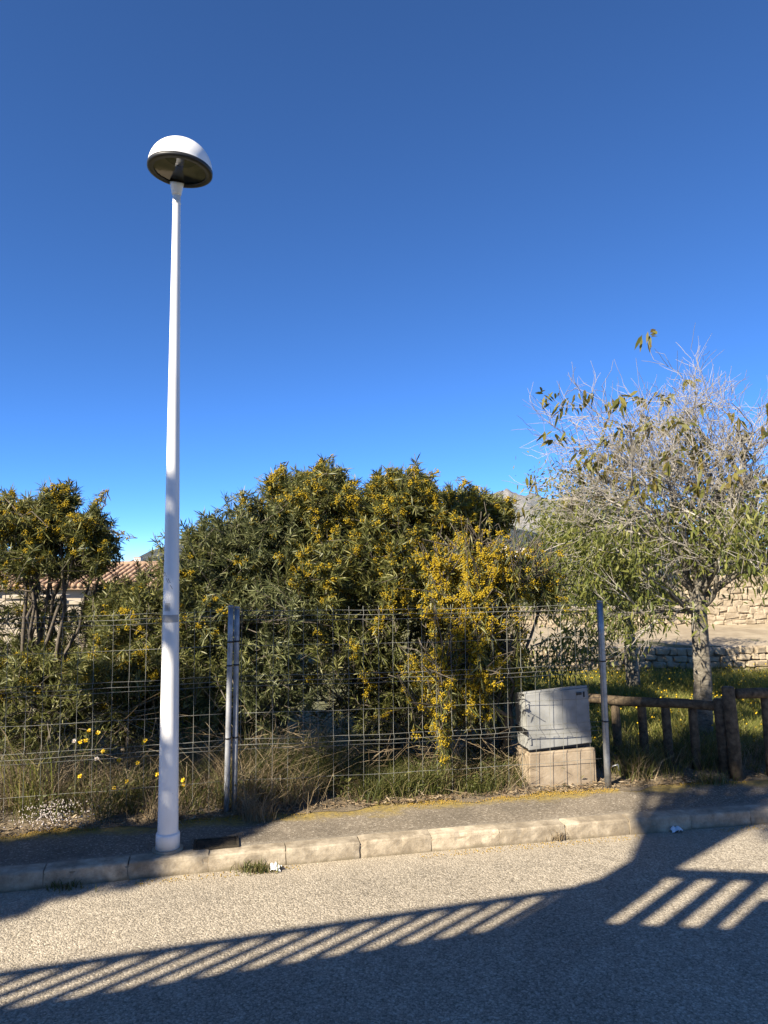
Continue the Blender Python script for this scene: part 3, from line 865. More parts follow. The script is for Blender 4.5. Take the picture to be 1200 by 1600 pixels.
# hills and mountain
def vnoise(x, y, seed):
    r_ = np.random.default_rng(seed); tab = r_.random((64, 64))
    xi = np.floor(x).astype(int); yi = np.floor(y).astype(int); fx = x - xi; fy = y - yi
    fx = fx * fx * (3 - 2 * fx); fy = fy * fy * (3 - 2 * fy)
    t = lambda a, b: tab[a % 64, b % 64]
    return (t(xi, yi) * (1 - fx) + t(xi + 1, yi) * fx) * (1 - fy) + (t(xi, yi + 1) * (1 - fx) + t(xi + 1, yi + 1) * fx) * fy
def hill(name, Yr, depth, prof, mat, label, base=-30, amp=.10, seed=1, nx_=220, ny_=50):
    xs = A([p[0] for p in prof]); ys = A([p[1] for p in prof])
    pxs = np.linspace(xs[0], xs[-1], nx_)
    V = []
    for j in range(ny_ + 1):
        v = j / ny_                       # 0 foot towards us, .6 crest, 1 back
        for pxx in pxs:
            c = at_y(pxx, np.interp(pxx, xs, ys), Yr)
            yy = Yr + (v - .6) * depth
            k = np.clip(v / .6, 0, 1) if v <= .6 else 1 - (v - .6) / .4
            k = k ** 1.15
            V.append((c.x * (yy / Yr) ** .6, yy, base + (c.z - base) * k))
    V = np.array(V)
    H = V[:, 2] - base
    s = depth / 6
    nz = sum((vnoise(V[:, 0] / (s / 2 ** o) + 13 * o, V[:, 1] / (s / 2 ** o) + 7 * o, seed + o) - .5) * .62 ** o for o in range(6))
    rid = np.abs(sum((vnoise(V[:, 0] / (s / 2 ** o) + 3, V[:, 1] / (1.6 * s / 2 ** o) + 9, seed + 20 + o) - .5) * .6 ** o for o in range(5)))
    V[:, 2] += H * (nz * amp - rid * amp * .9)
    q = (np.arange(ny_)[:, None] * nx_ + np.arange(nx_ - 1)[None, :]).ravel()
    o = part(name, V, [np.stack([q, q + 1, q + nx_ + 1, q + nx_], -1)], mat, None, True)
    return tag(o, label, 'hill', kind='structure')
hill('mountain', 4200, 2600, [(560, 880), (620, 830), (690, 782), (740, 765), (785, 757), (835, 757), (875, 770), (930, 800), (1000, 822), (1120, 845), (1300, 872), (1400, 885)], M['mountain'],
     'bare grey rocky mountain behind the acacias and the bigger tree', -25, .22, 3)
hill('hill', 1500, 1000, [(150, 886), (196, 880), (235, 858), (280, 842), (330, 828), (430, 812), (560, 806), (700, 806), (790, 812), (850, 832), (950, 850), (1100, 862), (1300, 880)], M['hill'],
     'dark scrub-covered hill rising behind the lamp post', -25, .12, 11)
hill('coastal_ridge', 2600, 700, [(-200, 880), (60, 876), (150, 879), (230, 884), (330, 887)], M['hill'], 'low blue ridge on the left horizon', -25, .1, 31, 120, 24)
def far_house(px, py, Yd, w, d, h, label):
    c = at_y(px, py, Yd)
    t = thing('hillside_house', c, label, 'house', 'white houses on the far hillside')
    bm = bmesh.new(); box(bm, (c.x, c.y, c.z + h / 2 - 2), (w, d, h + 4)); bm_part('wall', bm, M['far_white'], t)
    bm = bmesh.new(); box(bm, (c.x, c.y, c.z + h + .25), (w + .8, d + .8, .5)); bm_part('roof', bm, M['far_roof'], t)
    for k in range(3):
        bm = bmesh.new(); box(bm, (c.x - w * .3 + k * w * .3, c.y - d / 2 - .05, c.z + h * .5), (w * .13, .2, h * .35)); bm_part('window', bm, M['far_glass'], t)
far_house(789, 858, 850, 9, 8, 4.0, 'small white far house just right of the flowering acacia, uppermost')
far_house(800, 868, 800, 13, 9, 4.5, 'white far house lowest on the slope, nearest the flowering acacia')
far_house(820, 862, 880, 12, 9, 4.0, 'white far house on the slope close to the leafy tree')
far_house(216, 876, 900, 8, 8, 4.0, 'tiny far house on the hill just left of the lamp post')
far_house(150, 884, 800, 12, 8, 4.0, 'tiny far house on the left horizon behind the acacia tips')

# ------------------------------------------------------------------ acacias
def rand_dir(n): return nrm(rng.normal(size=(n, 3)))
class Shrub:
    def __init__(s, name, foot, label, leafmat='leaf_acacia', group='acacias behind the wire fence'):
        s.foot = Vector(foot); s.root = thing(name, s.foot, label, 'shrub', group)
        s.lB, s.lD, s.lL, s.lW, s.lDr = [], [], [], [], []
        s.fl = []; s.T = Tubes(); s.S = Tubes(); s.leafmat = leafmat
    def stem(s, pts, r0, r1):
        P = A([tuple(p) for p in pts]); n = 10
        t = np.linspace(0, len(P) - 1, n); Q = np.stack([np.interp(t, np.arange(len(P)), P[:, k]) for k in range(3)], -1)
        Q[1:-1] += rng.normal(size=(n - 2, 3)) * .025
        s.S.add(Q, np.linspace(r0, r1, n), 7); return Q
    def blob(s, px, py, Yc, rx, rz, ry, ntw, pflow=.15, nleaf=30, L=(.055, .125), twl=.32, shell=.45, hang=0.0, upb=.45, fdens=120, W=.0100, stems=2):
        c = A(tuple(at_y(px, py, Yc))); rad = A([rx * Yc / F, ry, rz * Yc / F])
        limbs = []
        for k in range(stems):
            tip = c + rng.normal(size=3) * rad * .25
            f = A(tuple(s.foot)) + A([rng.uniform(-.15, .15), rng.uniform(-.1, .1), 0])
            midp = (f + tip) / 2 + rng.normal(size=3) * .12
            limbs.append(s.stem([f, midp, tip], .028, .010))
        limbs = np.concatenate(limbs) if limbs else c[None, :] - A([[0, 0, .25]])
        d = rand_dir(ntw)
        rr = (shell + (1 - shell) * rng.random(ntw) ** .6) * (1 + .13 * rng.normal(size=ntw)) * np.where(rng.random(ntw) < .05, rng.uniform(1.05, 1.3, ntw), 1)
        tips = c + d * rad * rr[:, None]
        o = nrm(nrm(d * rad) * .7 + A([0, 0, upb - hang]) + rng.normal(size=(ntw, 3)) * .45)
        ln = twl * rng.uniform(.6, 1.25, ntw)
        for i in range(ntw):
            tp, od, l = tips[i], o[i], ln[i]
            if tp[2] < .15: continue
            base = tp - od * l
            sag = A([0, 0, -1]) * l * (.10 + .5 * hang)
            tw = A([base, base + od * l * .5 + sag * .15, tp + sag])
            s.T.add(tw, [.004, .003, .0015], 3, False)
            near = limbs[np.argmin(((limbs - base) ** 2).sum(1))]
            if rng.random() < .6:
                s.T.add([near, (near + base) / 2 + rng.normal(size=3) * .06, base], [.008, .006, .004], 3, False)
            n = int(nleaf * 1.75 * rng.uniform(.6, 1.3))
            u = rng.random(n) ** .7
            B = (1 - u)[:, None] ** 2 * tw[0] + (2 * u * (1 - u))[:, None] * tw[1] + (u ** 2)[:, None] * tw[2]
            dd = nrm(od * .75 + rng.normal(size=(n, 3)) * .62 + A([0, 0, .05 - hang * .5]))
            s.lB.append(B); s.lD.append(dd); s.lL.append(rng.uniform(L[0], L[1], n)); s.lW.append(rng.uniform(.7, 1.25, n) * W); s.lDr.append(rng.uniform(.0, .22, n))
            if rng.random() < pflow * 1.3:
                nf = int(fdens * rng.uniform(.5, 1.5))
                nc = max(2, nf // 20)
                uc = rng.uniform(.2, 1.0, nc); off = rng.normal(size=(nc, 3)) * .022
                ix = rng.integers(0, nc, nf); u = uc[ix]
                C = (1 - u)[:, None] ** 2 * tw[0] + (2 * u * (1 - u))[:, None] * tw[1] + (u ** 2)[:, None] * tw[2]
                s.fl.append(C + off[ix] + rng.normal(size=(nf, 3)) * .0135)
    def finish(s, fr=(.0045, .0085)):
        s.S.build('stems', M['bark_dark'], s.root)
        s.T.build('twigs', M['bark_dark'], s.root)['kind'] = 'stuff'
        V, G = leaves_geo(np.concatenate(s.lB), np.concatenate(s.lD), np.concatenate(s.lL), np.concatenate(s.lW), np.concatenate(s.lDr))
        o = part('foliage', V, G, M[s.leafmat], s.root); o['kind'] = 'stuff'
        if s.fl:
            C = np.concatenate(s.fl)
            V, G = balls_geo(C, rng.uniform(fr[0], fr[1], len(C)))
            o = part('blossom', V, G, M['flower'], s.root); o['kind'] = 'stuff'

def foot_at(px, Yd): return (at_y(px, 1000, Yd).x, Yd, .09)

rng = np.random.default_rng(101)
s = Shrub('acacia_shrub', foot_at(40, 7.4), 'dark acacia with yellow blossom at the left edge')
s.blob(70, 815, 7.5, 62, 42, .6, 150, .38, 30, stems=3)
s.blob(98, 778, 7.5, 28, 26, .3, 46, .55, 30, upb=1.0, twl=.26)
s.blob(20, 805, 7.5, 50, 45, .6, 120, .40, 30)
s.blob(140, 815, 7.4, 34, 30, .4, 60, .40, 30)
s.blob(155, 855, 7.4, 32, 34, .4, 60, .15, 28)
s.blob(75, 868, 7.6, 90, 36, .8, 150, .12, 28)
s.blob(-75, 900, 7.6, 75, 110, .8, 150, .10, 24)
s.blob(-20, 1070, 7.3, 80, 95, .6, 110, .05, 20, shell=.3)
s.blob(70, 1060, 7.5, 90, 85, .5, 260, .05, 24, shell=.3)
s.blob(20, 1050, 8.0, 150, 72, .4, 330, .02, 26, shell=.2)
s.blob(60, 1110, 7.0, 150, 90, .4, 300, .02, 22, shell=.2)
s.finish()

rng = np.random.default_rng(102)
s = Shrub('acacia_shrub', foot_at(230, 7.2), 'lower green acacia between the left acacia and the paired posts', 'leaf_acacia')
s.blob(210, 945, 7.3, 55, 65, .6, 160, .10, 30, stems=3)
s.blob(60, 955, 7.7, 75, 34, .3, 46, .04, 24)
s.blob(150, 960, 7.6, 45, 36, .3, 44, .08, 24)
s.blob(185, 1035, 6.9, 70, 62, .5, 160, .16, 28)
s.blob(300, 900, 7.3, 60, 75, .6, 190, .05, 30)
s.blob(260, 1010, 7.0, 80, 95, .5, 210, .12, 26)
s.blob(165, 940, 7.7, 38, 36, .4, 34, .05, 26)
s.blob(330, 1060, 6.9, 70, 90, .45, 200, .04, 24, shell=.3)
s.blob(240, 1080, 7.3, 120, 110, .5, 330, .02, 24, shell=.2)
s.finish()

rng = np.random.default_rng(103)
s = Shrub('acacia_shrub', foot_at(390, 7.5), 'dense grey-green acacia right of the lamp post with few flowers', 'leaf_grey')
s.blob(370, 860, 7.5, 85, 75, .75, 330, .04, 34, stems=3)
s.blob(430, 830, 7.6, 75, 65, .75, 260, .07, 34)
s.blob(340, 950, 7.2, 75, 80, .6, 220, .12, 30)
s.blob(430, 950, 7.2, 85, 85, .65, 250, .08, 30)
s.blob(410, 1070, 7.0, 95, 85, .5, 260, .02, 22, shell=.3)
s.finish()

rng = np.random.default_rng(104)
s = Shrub('acacia_shrub', foot_at(600, 7.7), 'tall central acacia with scattered yellow blossom and spiky tips')
s.blob(500, 780, 7.6, 75, 50, .7, 240, .45, 32, stems=3)
s.blob(512, 745, 7.6, 26, 34, .3, 50, .35, 30, upb=1.0)
s.blob(445, 752, 7.6, 26, 18, .3, 34, .40, 28, upb=.8)
for px_, py_ in ((512, 735), (505, 745), (440, 752), (455, 748), (480, 752), (540, 755), (590, 750), (620, 735), (645, 745), (660, 755), (700, 768), (735, 765), (770, 775)):
    s.blob(px_, py_, 7.55, 12, 10, .1, 5, .45, 24, (.07, .14), .42, .3, 0, 1.5, 60, .010, 0 if px_ != 512 else 1)
s.blob(625, 760, 7.7, 62, 36, .6, 160, .45, 32, upb=.7)
s.blob(605, 820, 7.6, 95, 70, .8, 330, .55, 32, stems=3)
s.blob(720, 800, 7.6, 75, 42, .7, 230, .62, 30)
s.blob(770, 800, 7.4, 30, 30, .4, 70, .6, 28)
s.blob(530, 880, 7.3, 90, 75, .7, 300, .25, 30)
s.blob(640, 890, 7.2, 85, 70, .6, 250, .42, 30)
s.blob(560, 985, 7.2, 110, 75, .6, 220, .12, 24, shell=.3)
s.blob(700, 950, 7.5, 90, 90, .6, 180, .15, 24, shell=.3)
s.blob(600, 1080, 7.4, 150, 90, .5, 330, .03, 20, shell=.2)
s.finish()

rng = np.random.default_rng(105)
s = Shrub('acacia_shrub', foot_at(765, 6.9), 'acacia smothered in yellow blossom cascading over the fence beside the cabinet')
def casc(px, py, Yc, rx, rz, n, fd=110, nl=16, hang=.9, pf=.95):
    s.blob(px, py, Yc, rx, rz, .28, int(n * .62), pf, nl, (.07, .12), .46, .3, hang, .1, int(fd * 1.9), .009, 1)
casc(735, 885, 6.55, 65, 24, 75)
casc(690, 925, 6.45, 30, 28, 34)
casc(745, 940, 6.4, 32, 50, 70)
casc(800, 905, 6.6, 36, 36, 55, 60, 20)
casc(735, 1010, 6.35, 45, 42, 95, 90, 20)
casc(690, 1060, 6.3, 26, 40, 60, 90, 18)
casc(775, 1015, 6.5, 45, 50, 60, 40, 24, .8, .7)
casc(685, 1125, 6.2, 26, 30, 26, 75)
casc(740, 1070, 6.3, 35, 30, 45, 80, 18)
casc(850, 915, 6.9, 38, 24, 40, 45, 24, .8, .8)
s.blob(740, 1050, 6.9, 85, 90, .4, 130, .15, 24, shell=.3, hang=.4)
s.finish((.0045, .0085))

# ------------------------------------------------------------------ the two trees on the right
def grow(tree_T, twig_T, P0, D0, L0, r0, level, maxl, tips, spread=.55, upw=.12, nseg=5, kids=(3, 4), wob=.17):
    P = [A(P0, float)]; D = nrm(A(D0, float)); 
    for k in range(nseg):
        D = nrm(D + rng.normal(size=3) * wob + A([0, 0, upw]))
        P.append(P[-1] + D * L0 / nseg)
    P = np.array(P); r1 = r0 * .62
    (tree_T if level < 2 else twig_T).add(P, np.linspace(r0, r1, nseg + 1), 8 if level < 1 else (6 if level < 2 else (4 if level < 3 else 3)), level < 2)
    if level >= maxl:
        tips.append((P[-1], D)); return
    n = rng.integers(kids[0], kids[1] + 1)
    for i in range(n):
        u = .35 + .65 * (i + rng.random()) / n if i < n - 1 else 1.0
        f = u * nseg; a = int(min(f, nseg - 1)); pt = P[a] + (P[a + 1] - P[a]) * (f - a)
        dd = nrm(nrm(P[a + 1] - P[a]) + nrm(np.cross(D, rng.normal(size=3))) * spread * rng.uniform(.7, 1.5))
        grow(tree_T, twig_T, pt, dd, L0 * rng.uniform(.55, .78), max(r1 * rng.uniform(.55, .8), .0028), level + 1, maxl, tips, spread, upw, max(3, nseg - 1), kids, wob)

def leaf_tufts(points, dirs, n, L, W, hang, spreadd=.06):
    B = []; D = []
    for p, d in zip(points, dirs):
        k = int(n * rng.uniform(.6, 1.4))
        B.append(p + rng.normal(size=(k, 3)) * spreadd); D.append(nrm(d * .4 + rng.normal(size=(k, 3)) * .6 + A([0, 0, -hang])))
    B = np.concatenate(B); D = np.concatenate(D)
    return leaves_geo(B, D, rng.uniform(L * .7, L * 1.3, len(B)), rng.uniform(.7, 1.3, len(B)) * W, .25)

rng = np.random.default_rng(106); random.seed(106)
# bigger tree: grey trunk, mostly bare crown with remnants of leaves
tb = on_z(1098, 1172, .08)
tr_ = thing('bare_tree', (tb.x, tb.y, .05), 'bigger grey-trunked tree with a mostly bare twiggy crown and few leaves', 'tree')
TT, TW, tips = Tubes(), Tubes(), []
fork = A(tuple(at_y(1092, 945, tb.y)))
f0 = A([tb.x, tb.y, 0.0])
TT.add([f0, f0 * .93 + fork * .07, f0 * .5 + fork * .5 + A([.02, 0, 0]), fork * .9 + f0 * .1, fork + A([0, 0, .12])], [.125, .105, .088, .080, .070], 14)
Y0 = tb.y
limbs = [((835, 725), .0, 1.0), ((850, 690), .3, 1.0), ((890, 690), -.4, 1.0), ((930, 670), .4, 1.0), ((1010, 640), -.2, 1.0), ((1090, 625), .2, 1.0), ((1170, 630), -.1, 1.0), ((1260, 660), .2, 1.0), ((1340, 750), -.2, .9), ((1000, 700), -1.0, .9), ((1180, 720), -1.0, .9), ((1080, 690), 1.2, .9), ((980, 760), .8, .9), ((1150, 780), .6, .9)]
for (px, py), dy, sc in limbs:
    tgt = A(tuple(at_y(px, py, Y0 + dy)))
    st = fork + A([0, 0, rng.uniform(-.1, .1)])
    d = tgt - st; l = np.linalg.norm(d)
    grow(TT, TW, st, nrm(d), l * .55, .034 * sc, 1, 5, tips, .80, .045, 6, (4, 5), .2)
for px, py, dy in ((960, 870, -.3), (1190, 860, -.3), (1000, 900, -.5)):
    tgt = A(tuple(at_y(px, py, Y0 + dy))); d = tgt - fork
    grow(TT, TW, fork - A([0, 0, .08]), nrm(d), np.linalg.norm(d) * .6, .032, 1, 4, tips, .55, .06, 6, (3, 4))
TT.build('trunk', M['bark_pale'], tr_)
TW.build('twigs', M['twig_grey'], tr_)['kind'] = 'stuff'
P = A([t[0] for t in tips]); D = A([t[1] for t in tips])
sel = rng.permutation(len(P))
hi = P[:, 2] > 2.5
i1 = [i for i in sel if hi[i]][:130]
V, G = leaf_tufts(P[i1], D[i1], 11, .105, .034, .9, .04)
o = part('remnant_leaves', V, G, M['leaf_remnant'], tr_); o['kind'] = 'stuff'
i2 = [i for i in sel if not hi[i]][:420]
V, G = leaf_tufts(P[i2], D[i2], 20, .07, .017, .7, .09)
o = part('lower_leaves', V, G, M['leaf_tree'], tr_); o['kind'] = 'stuff'

rng = np.random.default_rng(107); random.seed(107)
# leafier tree behind, pale trunk
t2 = on_z(990, 1092, .05)
tl = thing('leafy_tree', (t2.x, t2.y, .05), 'smaller pale-trunked tree with drooping green leaves behind the leaning metal post', 'tree')
TT, TW, tips = Tubes(), Tubes(), []
fk = A(tuple(at_y(981, 960, t2.y)))
TT.add([A([t2.x, t2.y, -.05]), A([t2.x, t2.y, .35]) * .9 + fk * .1, (A([t2.x, t2.y, 0]) + fk) / 2, fk], [.115, .095, .085, .075], 12)
for px, py, dy in ((868, 900, .2), (888, 870, .4), (925, 835, -.2), (960, 820, .3), (1010, 830, -.3), (870, 900, -.5), (1040, 880, .2), (930, 900, -.8), (1000, 920, -.7), (840, 930, -.3)):
    tgt = A(tuple(at_y(px, py, t2.y + dy))); d = tgt - fk
    grow(TT, TW, fk, nrm(d), np.linalg.norm(d) * .8, .04, 1, 4, tips, .6, .02, 6, (3, 4))
TT.build('trunk', M['bark_pale'], tl)
TW.build('twigs', M['twig_grey'], tl)['kind'] = 'stuff'
P = A([t[0] for t in tips]); D = A([t[1] for t in tips])
V, G = leaf_tufts(P, D, 42, .085, .020, .6, .15)
o = part('foliage', V, G, M['leaf_tree'], tl); o['kind'] = 'stuff'

rng = np.random.default_rng(108); random.seed(108)
# dark bushes on the terrace and behind the wall
def bush(name, px, py, Yd, rx, rz, ry, n, label, mat='leaf_dark', L=.12, W=.035, cat='bush', group=None, z0=None):
    c = A(tuple(at_y(px, py, Yd))); rad = A([rx * Yd / F, ry, rz * Yd / F])
    zf = c[2] - rad[2] if z0 is None else z0
    rt_ = thing(name, (c[0], c[1], zf), label, cat, group)
    nc = max(10, n // 60)
    cd = rand_dir(nc); cc_ = c + cd * rad * rng.uniform(.4, 1.0, (nc, 1))
    T = Tubes()
    for p in cc_:
        if p[2] < zf: p[2] = zf + .05
        T.add([A([c[0], c[1], zf]) + rng.normal(size=3) * A([.05, .05, 0]), (A([c[0], c[1], zf]) + p) / 2 + rng.normal(size=3) * .05, p], [.02, .012, .005], 4, False)
    T.build('branches', M['bark_dark'], rt_)
    idx = rng.integers(0, nc, n)
    B = cc_[idx] + rng.normal(size=(n, 3)) * rad.mean() * .22
    B[:, 2] = np.maximum(B[:, 2], zf + .02)
    D = nrm(nrm(B - c) + rng.normal(size=(n, 3)) * .7)
    V, G = leaves_geo(B, D, rng.uniform(.6, 1.3, n) * L, rng.uniform(.7, 1.3, n) * W, .2)
    o = part('foliage', V, G, M[mat], rt_); o['kind'] = 'stuff'
bush('evergreen_bush', 1045, 965, 17.6, 55, 42, .8, 4200, 'dark bush behind the low boundary wall between the two trunks', z0=.6)
bush('evergreen_bush', 935, 945, 17.8, 45, 45, .7, 3000, 'dark bush behind the low boundary wall, left of the pale thin trunk', z0=.6)
bush('evergreen_bush', 850, 960, 17.4, 40, 38, .6, 2200, 'dark bush beyond the cabinet under the flowering acacia', z0=.6)
bush('evergreen_bush', 1180, 905, 18.6, 70, 45, .8, 3500, 'olive bush topping the sandy rubble wall at the right edge', 'leaf_tree', z0=1.3)

# ------------------------------------------------------------------ grasses, weeds and small plants
def scatter_fence(n, t0, t1, o0, o1, pw=1.0):
    t = rng.uniform(t0, t1, n); o = o0 + (o1 - o0) * rng.random(n) ** pw
    P = A(tuple(pa)) + t[:, None] * A(tuple(fdir)) + o[:, None] * A(tuple(fnor)); P[:, 2] = KH + .0
    return P
def patchy(P, scale, seed, lo):
    return vnoise(P[:, 0] * scale + 20, P[:, 1] * scale + 20, seed) > lo
rng = np.random.default_rng(109); random.seed(109)
geo = []
# meadow grass on the right
P = np.stack([rng.uniform(1.7, 8.2, 52000), rng.uniform(6.9, 12.2, 52000), np.zeros(52000)], -1)
P = P[P[:, 1] > pa.y + (P[:, 0] - pa.x) * fdir.y / fdir.x + .5]
P[:, 2] = terrain(P[:, 0], P[:, 1])
hsc = .5 + .9 * vnoise(P[:, 0] * 1.3 + 5, P[:, 1] * 1.3 + 5, 5)
geo.append(blades_geo(P, rng.uniform(.08, .28, len(P)) * hsc, .010, .9))
V, G = merge(geo)
C = P[rng.permutation(len(P))[:1500]].copy(); C[:, 2] += rng.uniform(.08, .26, len(C))
bV, bG = balls_geo(C, rng.uniform(.008, .014, len(C)))
tag(part('meadow_flowers', bV, bG, M['yellow_petal'], None), 'tiny yellow flowers dotted over the meadow', 'flowers', kind='stuff')
tag(part('meadow_grass', V, G, M['meadow_grass'], None), 'sunlit meadow grass beyond the wooden rail', 'grass', kind='stuff')
# green grass under the fence: tussocks, not a lawn
def clear_front(P):                                          # nothing grows hard against the plinth's face
    t = (P[:, :2] - A(tuple(pa))[:2]) @ A(tuple(fdir))[:2]; o = (P[:, :2] - A(tuple(pa))[:2]) @ A(tuple(fnor))[:2]
    return P[~((t > t_b - .06) & (t < t_b + PW + .04) & (o < .40) & (rng.random(len(P)) > .06))]
def tussocks(n, per, t0, t1, o0, o1, sp):
    c = scatter_fence(n, t0, t1, o0, o1)
    k = rng.integers(per // 2, per * 2, n)
    P = np.repeat(c, k, 0); hs = np.repeat(rng.uniform(.45, 1.25, n), k)
    P[:, :2] += rng.normal(size=(len(P), 2)) * sp
    return P, hs
geo = []
def add_tuss(n, per, t0, t1, o0, o1, sp, h0, h1, w, lean):
    P, hs = tussocks(n, per, t0, t1, o0, o1, sp)
    P = np.concatenate([P, hs[:, None]], 1); P = clear_front(P); hs = P[:, 3]; P = P[:, :3]
    geo.append(blades_geo(P, rng.uniform(h0, h1, len(P)) * hs, w, lean))
add_tuss(170, 40, -4.0, .9, .02, 1.2, .05, .12, .42, .0055, 1.0)
add_tuss(60, 34, .3, 1.4, .03, 1.0, .05, .08, .30, .005, 1.1)
add_tuss(70, 60, .15, .95, .25, .9, .06, .18, .50, .0055, .9)
add_tuss(150, 50, 1.0, 2.6, .02, .7, .05, .08, .27, .0058, 1.0)
add_tuss(110, 44, 3.15, 6.5, .12, 1.0, .06, .10, .36, .006, 1.0)
V, G = merge(geo)
tag(part('verge_grass', V, G, M['grass'], None), 'green grass and weeds growing along the foot of the fence', 'grass', kind='stuff')
# dry straw
geo = []
add_tuss(150, 60, -4.0, .6, -.03, .9, .09, .12, .55, .0034, 1.7)
add_tuss(70, 40, .2, 2.6, -.02, .8, .09, .08, .34, .0032, 2.0)
add_tuss(40, 40, 3.1, 5.6, .1, .8, .09, .08, .34, .0032, 1.8)
V, G = merge(geo)
tag(part('dry_grass', V, G, M['straw'], None), 'tangled dry straw along the fence', 'dry grass', kind='stuff')
# broad-leaved weeds
P = clear_front(scatter_fence(22000, -4.0, 3.0, -.03, .8)); P = P[patchy(P, 2.6, 91, .45)]
P[:, 2] += rng.uniform(0, .28, len(P)) ** 1.2
V, G = leaves_geo(P, nrm(rng.normal(size=(len(P), 3)) + A([0, -.2, .5])), rng.uniform(.02, .055, len(P)), rng.uniform(.006, .015, len(P)), .2)
tag(part('weeds', V, G, M['grass'], None), 'low leafy weeds among the straw by the fence', 'weeds', kind='stuff')
# dead twigs tangled behind the fence
T = Tubes()
for i in range(420):
    p = A(tuple(fence_pt(rng.uniform(.2, 2.6), KH + rng.uniform(.05, .5), rng.uniform(.08, .9))))
    d = nrm(rng.normal(size=3) * A([1, .6, .5])); l = rng.uniform(.12, .45)
    T.add([p, p + d * l * .5 + rng.normal(size=3) * .03, p + d * l], [.003, .0025, .0012], 3, False)
for i in range(260):
    p = A(tuple(fence_pt(rng.uniform(-3.6, .3), KH + rng.uniform(.1, .75), rng.uniform(.08, .7))))
    d = nrm(rng.normal(size=3) * A([1, .6, .6])); l = rng.uniform(.12, .5)
    T.add([p, p + d * l * .5 + rng.normal(size=3) * .03, p + d * l], [.003, .0025, .0012], 3, False)
tag(T.build('dead_twigs', M['straw'], None), 'tangle of dead twigs behind the wire fence', 'twigs', kind='stuff')
# leaf litter and fallen blossom on the pavement's back edge
n = 6500
xs = rng.uniform(-4.5, 6, n); of = .72 + np.abs(rng.normal(size=n)) * .13 - .03
P = A([(*kerb_pt(x, o), KH + .006) for x, o in zip(xs, of)])
P[:, 2] += rng.uniform(0, .03, n)
V, G = leaves_geo(P, nrm(rng.normal(size=(n, 3)) * A([1, 1, .25])), rng.uniform(.015, .06, n), rng.uniform(.005, .012, n), .0)
tag(part('leaf_litter', V, G, M['litter_leaf'], None), 'dry leaf litter along the back of the pavement', 'leaf litter', kind='stuff')
n = 9000
xs = rng.uniform(-4.5, 5.5, n); of = .70 + rng.normal(size=n) * .045
of2 = rng.uniform(.01, .10, 1200) * -1
C = A([(*kerb_pt(x, o), KH + .005) for x, o in zip(xs, of)] + [(*kerb_pt(x, o), .003) for x, o in zip(rng.uniform(-4, 4, 1200), of2)])
C = C[vnoise(C[:, 0] * 2.2 + 20, C[:, 1] * .5 + 20, 55) > .34]
V, G = balls_geo(C, rng.uniform(.002, .005, len(C)))
tag(part('fallen_blossom', V, G, M['pollen'], None), 'yellow fallen blossom scattered at the pavement edge', 'blossom', kind='stuff')
# tiny white flowers at the left
n = 420
c = on_z(82, 1288, KH)
C = A(tuple(c)) + rng.normal(size=(n, 3)) * A([.13, .10, .0]) + np.stack([np.zeros(n), np.zeros(n), rng.uniform(.02, .16, n)], -1)
V, G = balls_geo(C, rng.uniform(.004, .008, n))
tag(part('white_blossom', V, G, M['white_petal'], None), 'patch of tiny whitish flowers at the left pavement edge', 'flowers', kind='stuff')

rng = np.random.default_rng(110); random.seed(110)
# yellow daisies, one by one
def daisy(px, py, off, mat, grp, label, r=.020):
    d = ray(px, py)
    # depth from the plane just behind / in front of the fence
    o = Vector((0, 0, CAMH)); pl0 = fence_pt(0, 0, off)
    t = (pl0 - o).dot(fnor) / d.dot(fnor); c = o + d * t
    ft = Vector((c.x + random.uniform(-.06, .06), c.y + random.uniform(0, .08), KH))
    th = thing('wild_daisy', ft, label, 'flower', grp)
    T = Tubes(); T.add([tuple(ft), tuple((ft + c) / 2 + Vector((random.uniform(-.03, .03), 0, .02))), tuple(c)], [.0025, .002, .0018], 4, False)
    T.build('stem', M['grass'], th)
    n = 11; a = np.arange(n) * 2 * math.pi / n + random.random()
    nn = nrm(A([random.uniform(-.4, .2), -.8, .6])); u = nrm(np.cross(nn, A([1., .2, .1]))); w = np.cross(nn, u)
    D = np.cos(a)[:, None] * u + np.sin(a)[:, None] * w + nn * .2
    V, G = leaves_geo(np.repeat(A([tuple(c)]), n, 0), D, r, r * .55, .0)
    part('petals', V, G, mat, th)
    V, G = balls_geo(A([tuple(c)]) + nn * .003, .006)
    part('heart', V, G, M['pollen'], th)
for px, py in ((139, 1142), (153, 1145), (126, 1159), (134, 1157), (224, 1161), (227, 1157), (161, 1174), (186, 1188), (125, 1213), (198, 1221), (178, 1232), (215, 1192), (246, 1210), (286, 1219), (287, 1226)):
    daisy(px, py, random.uniform(-.02, .12), M['yellow_petal'], 'yellow daisies left of the paired posts', 'yellow wild daisy among the straw around the lamp post')
for px, py in ((116, 1158), (151, 1186)):
    daisy(px, py, .05, M['white_petal'], 'white daisies left of the lamp post', 'white wild daisy among the straw left of the lamp post')

rng = np.random.default_rng(111); random.seed(111)
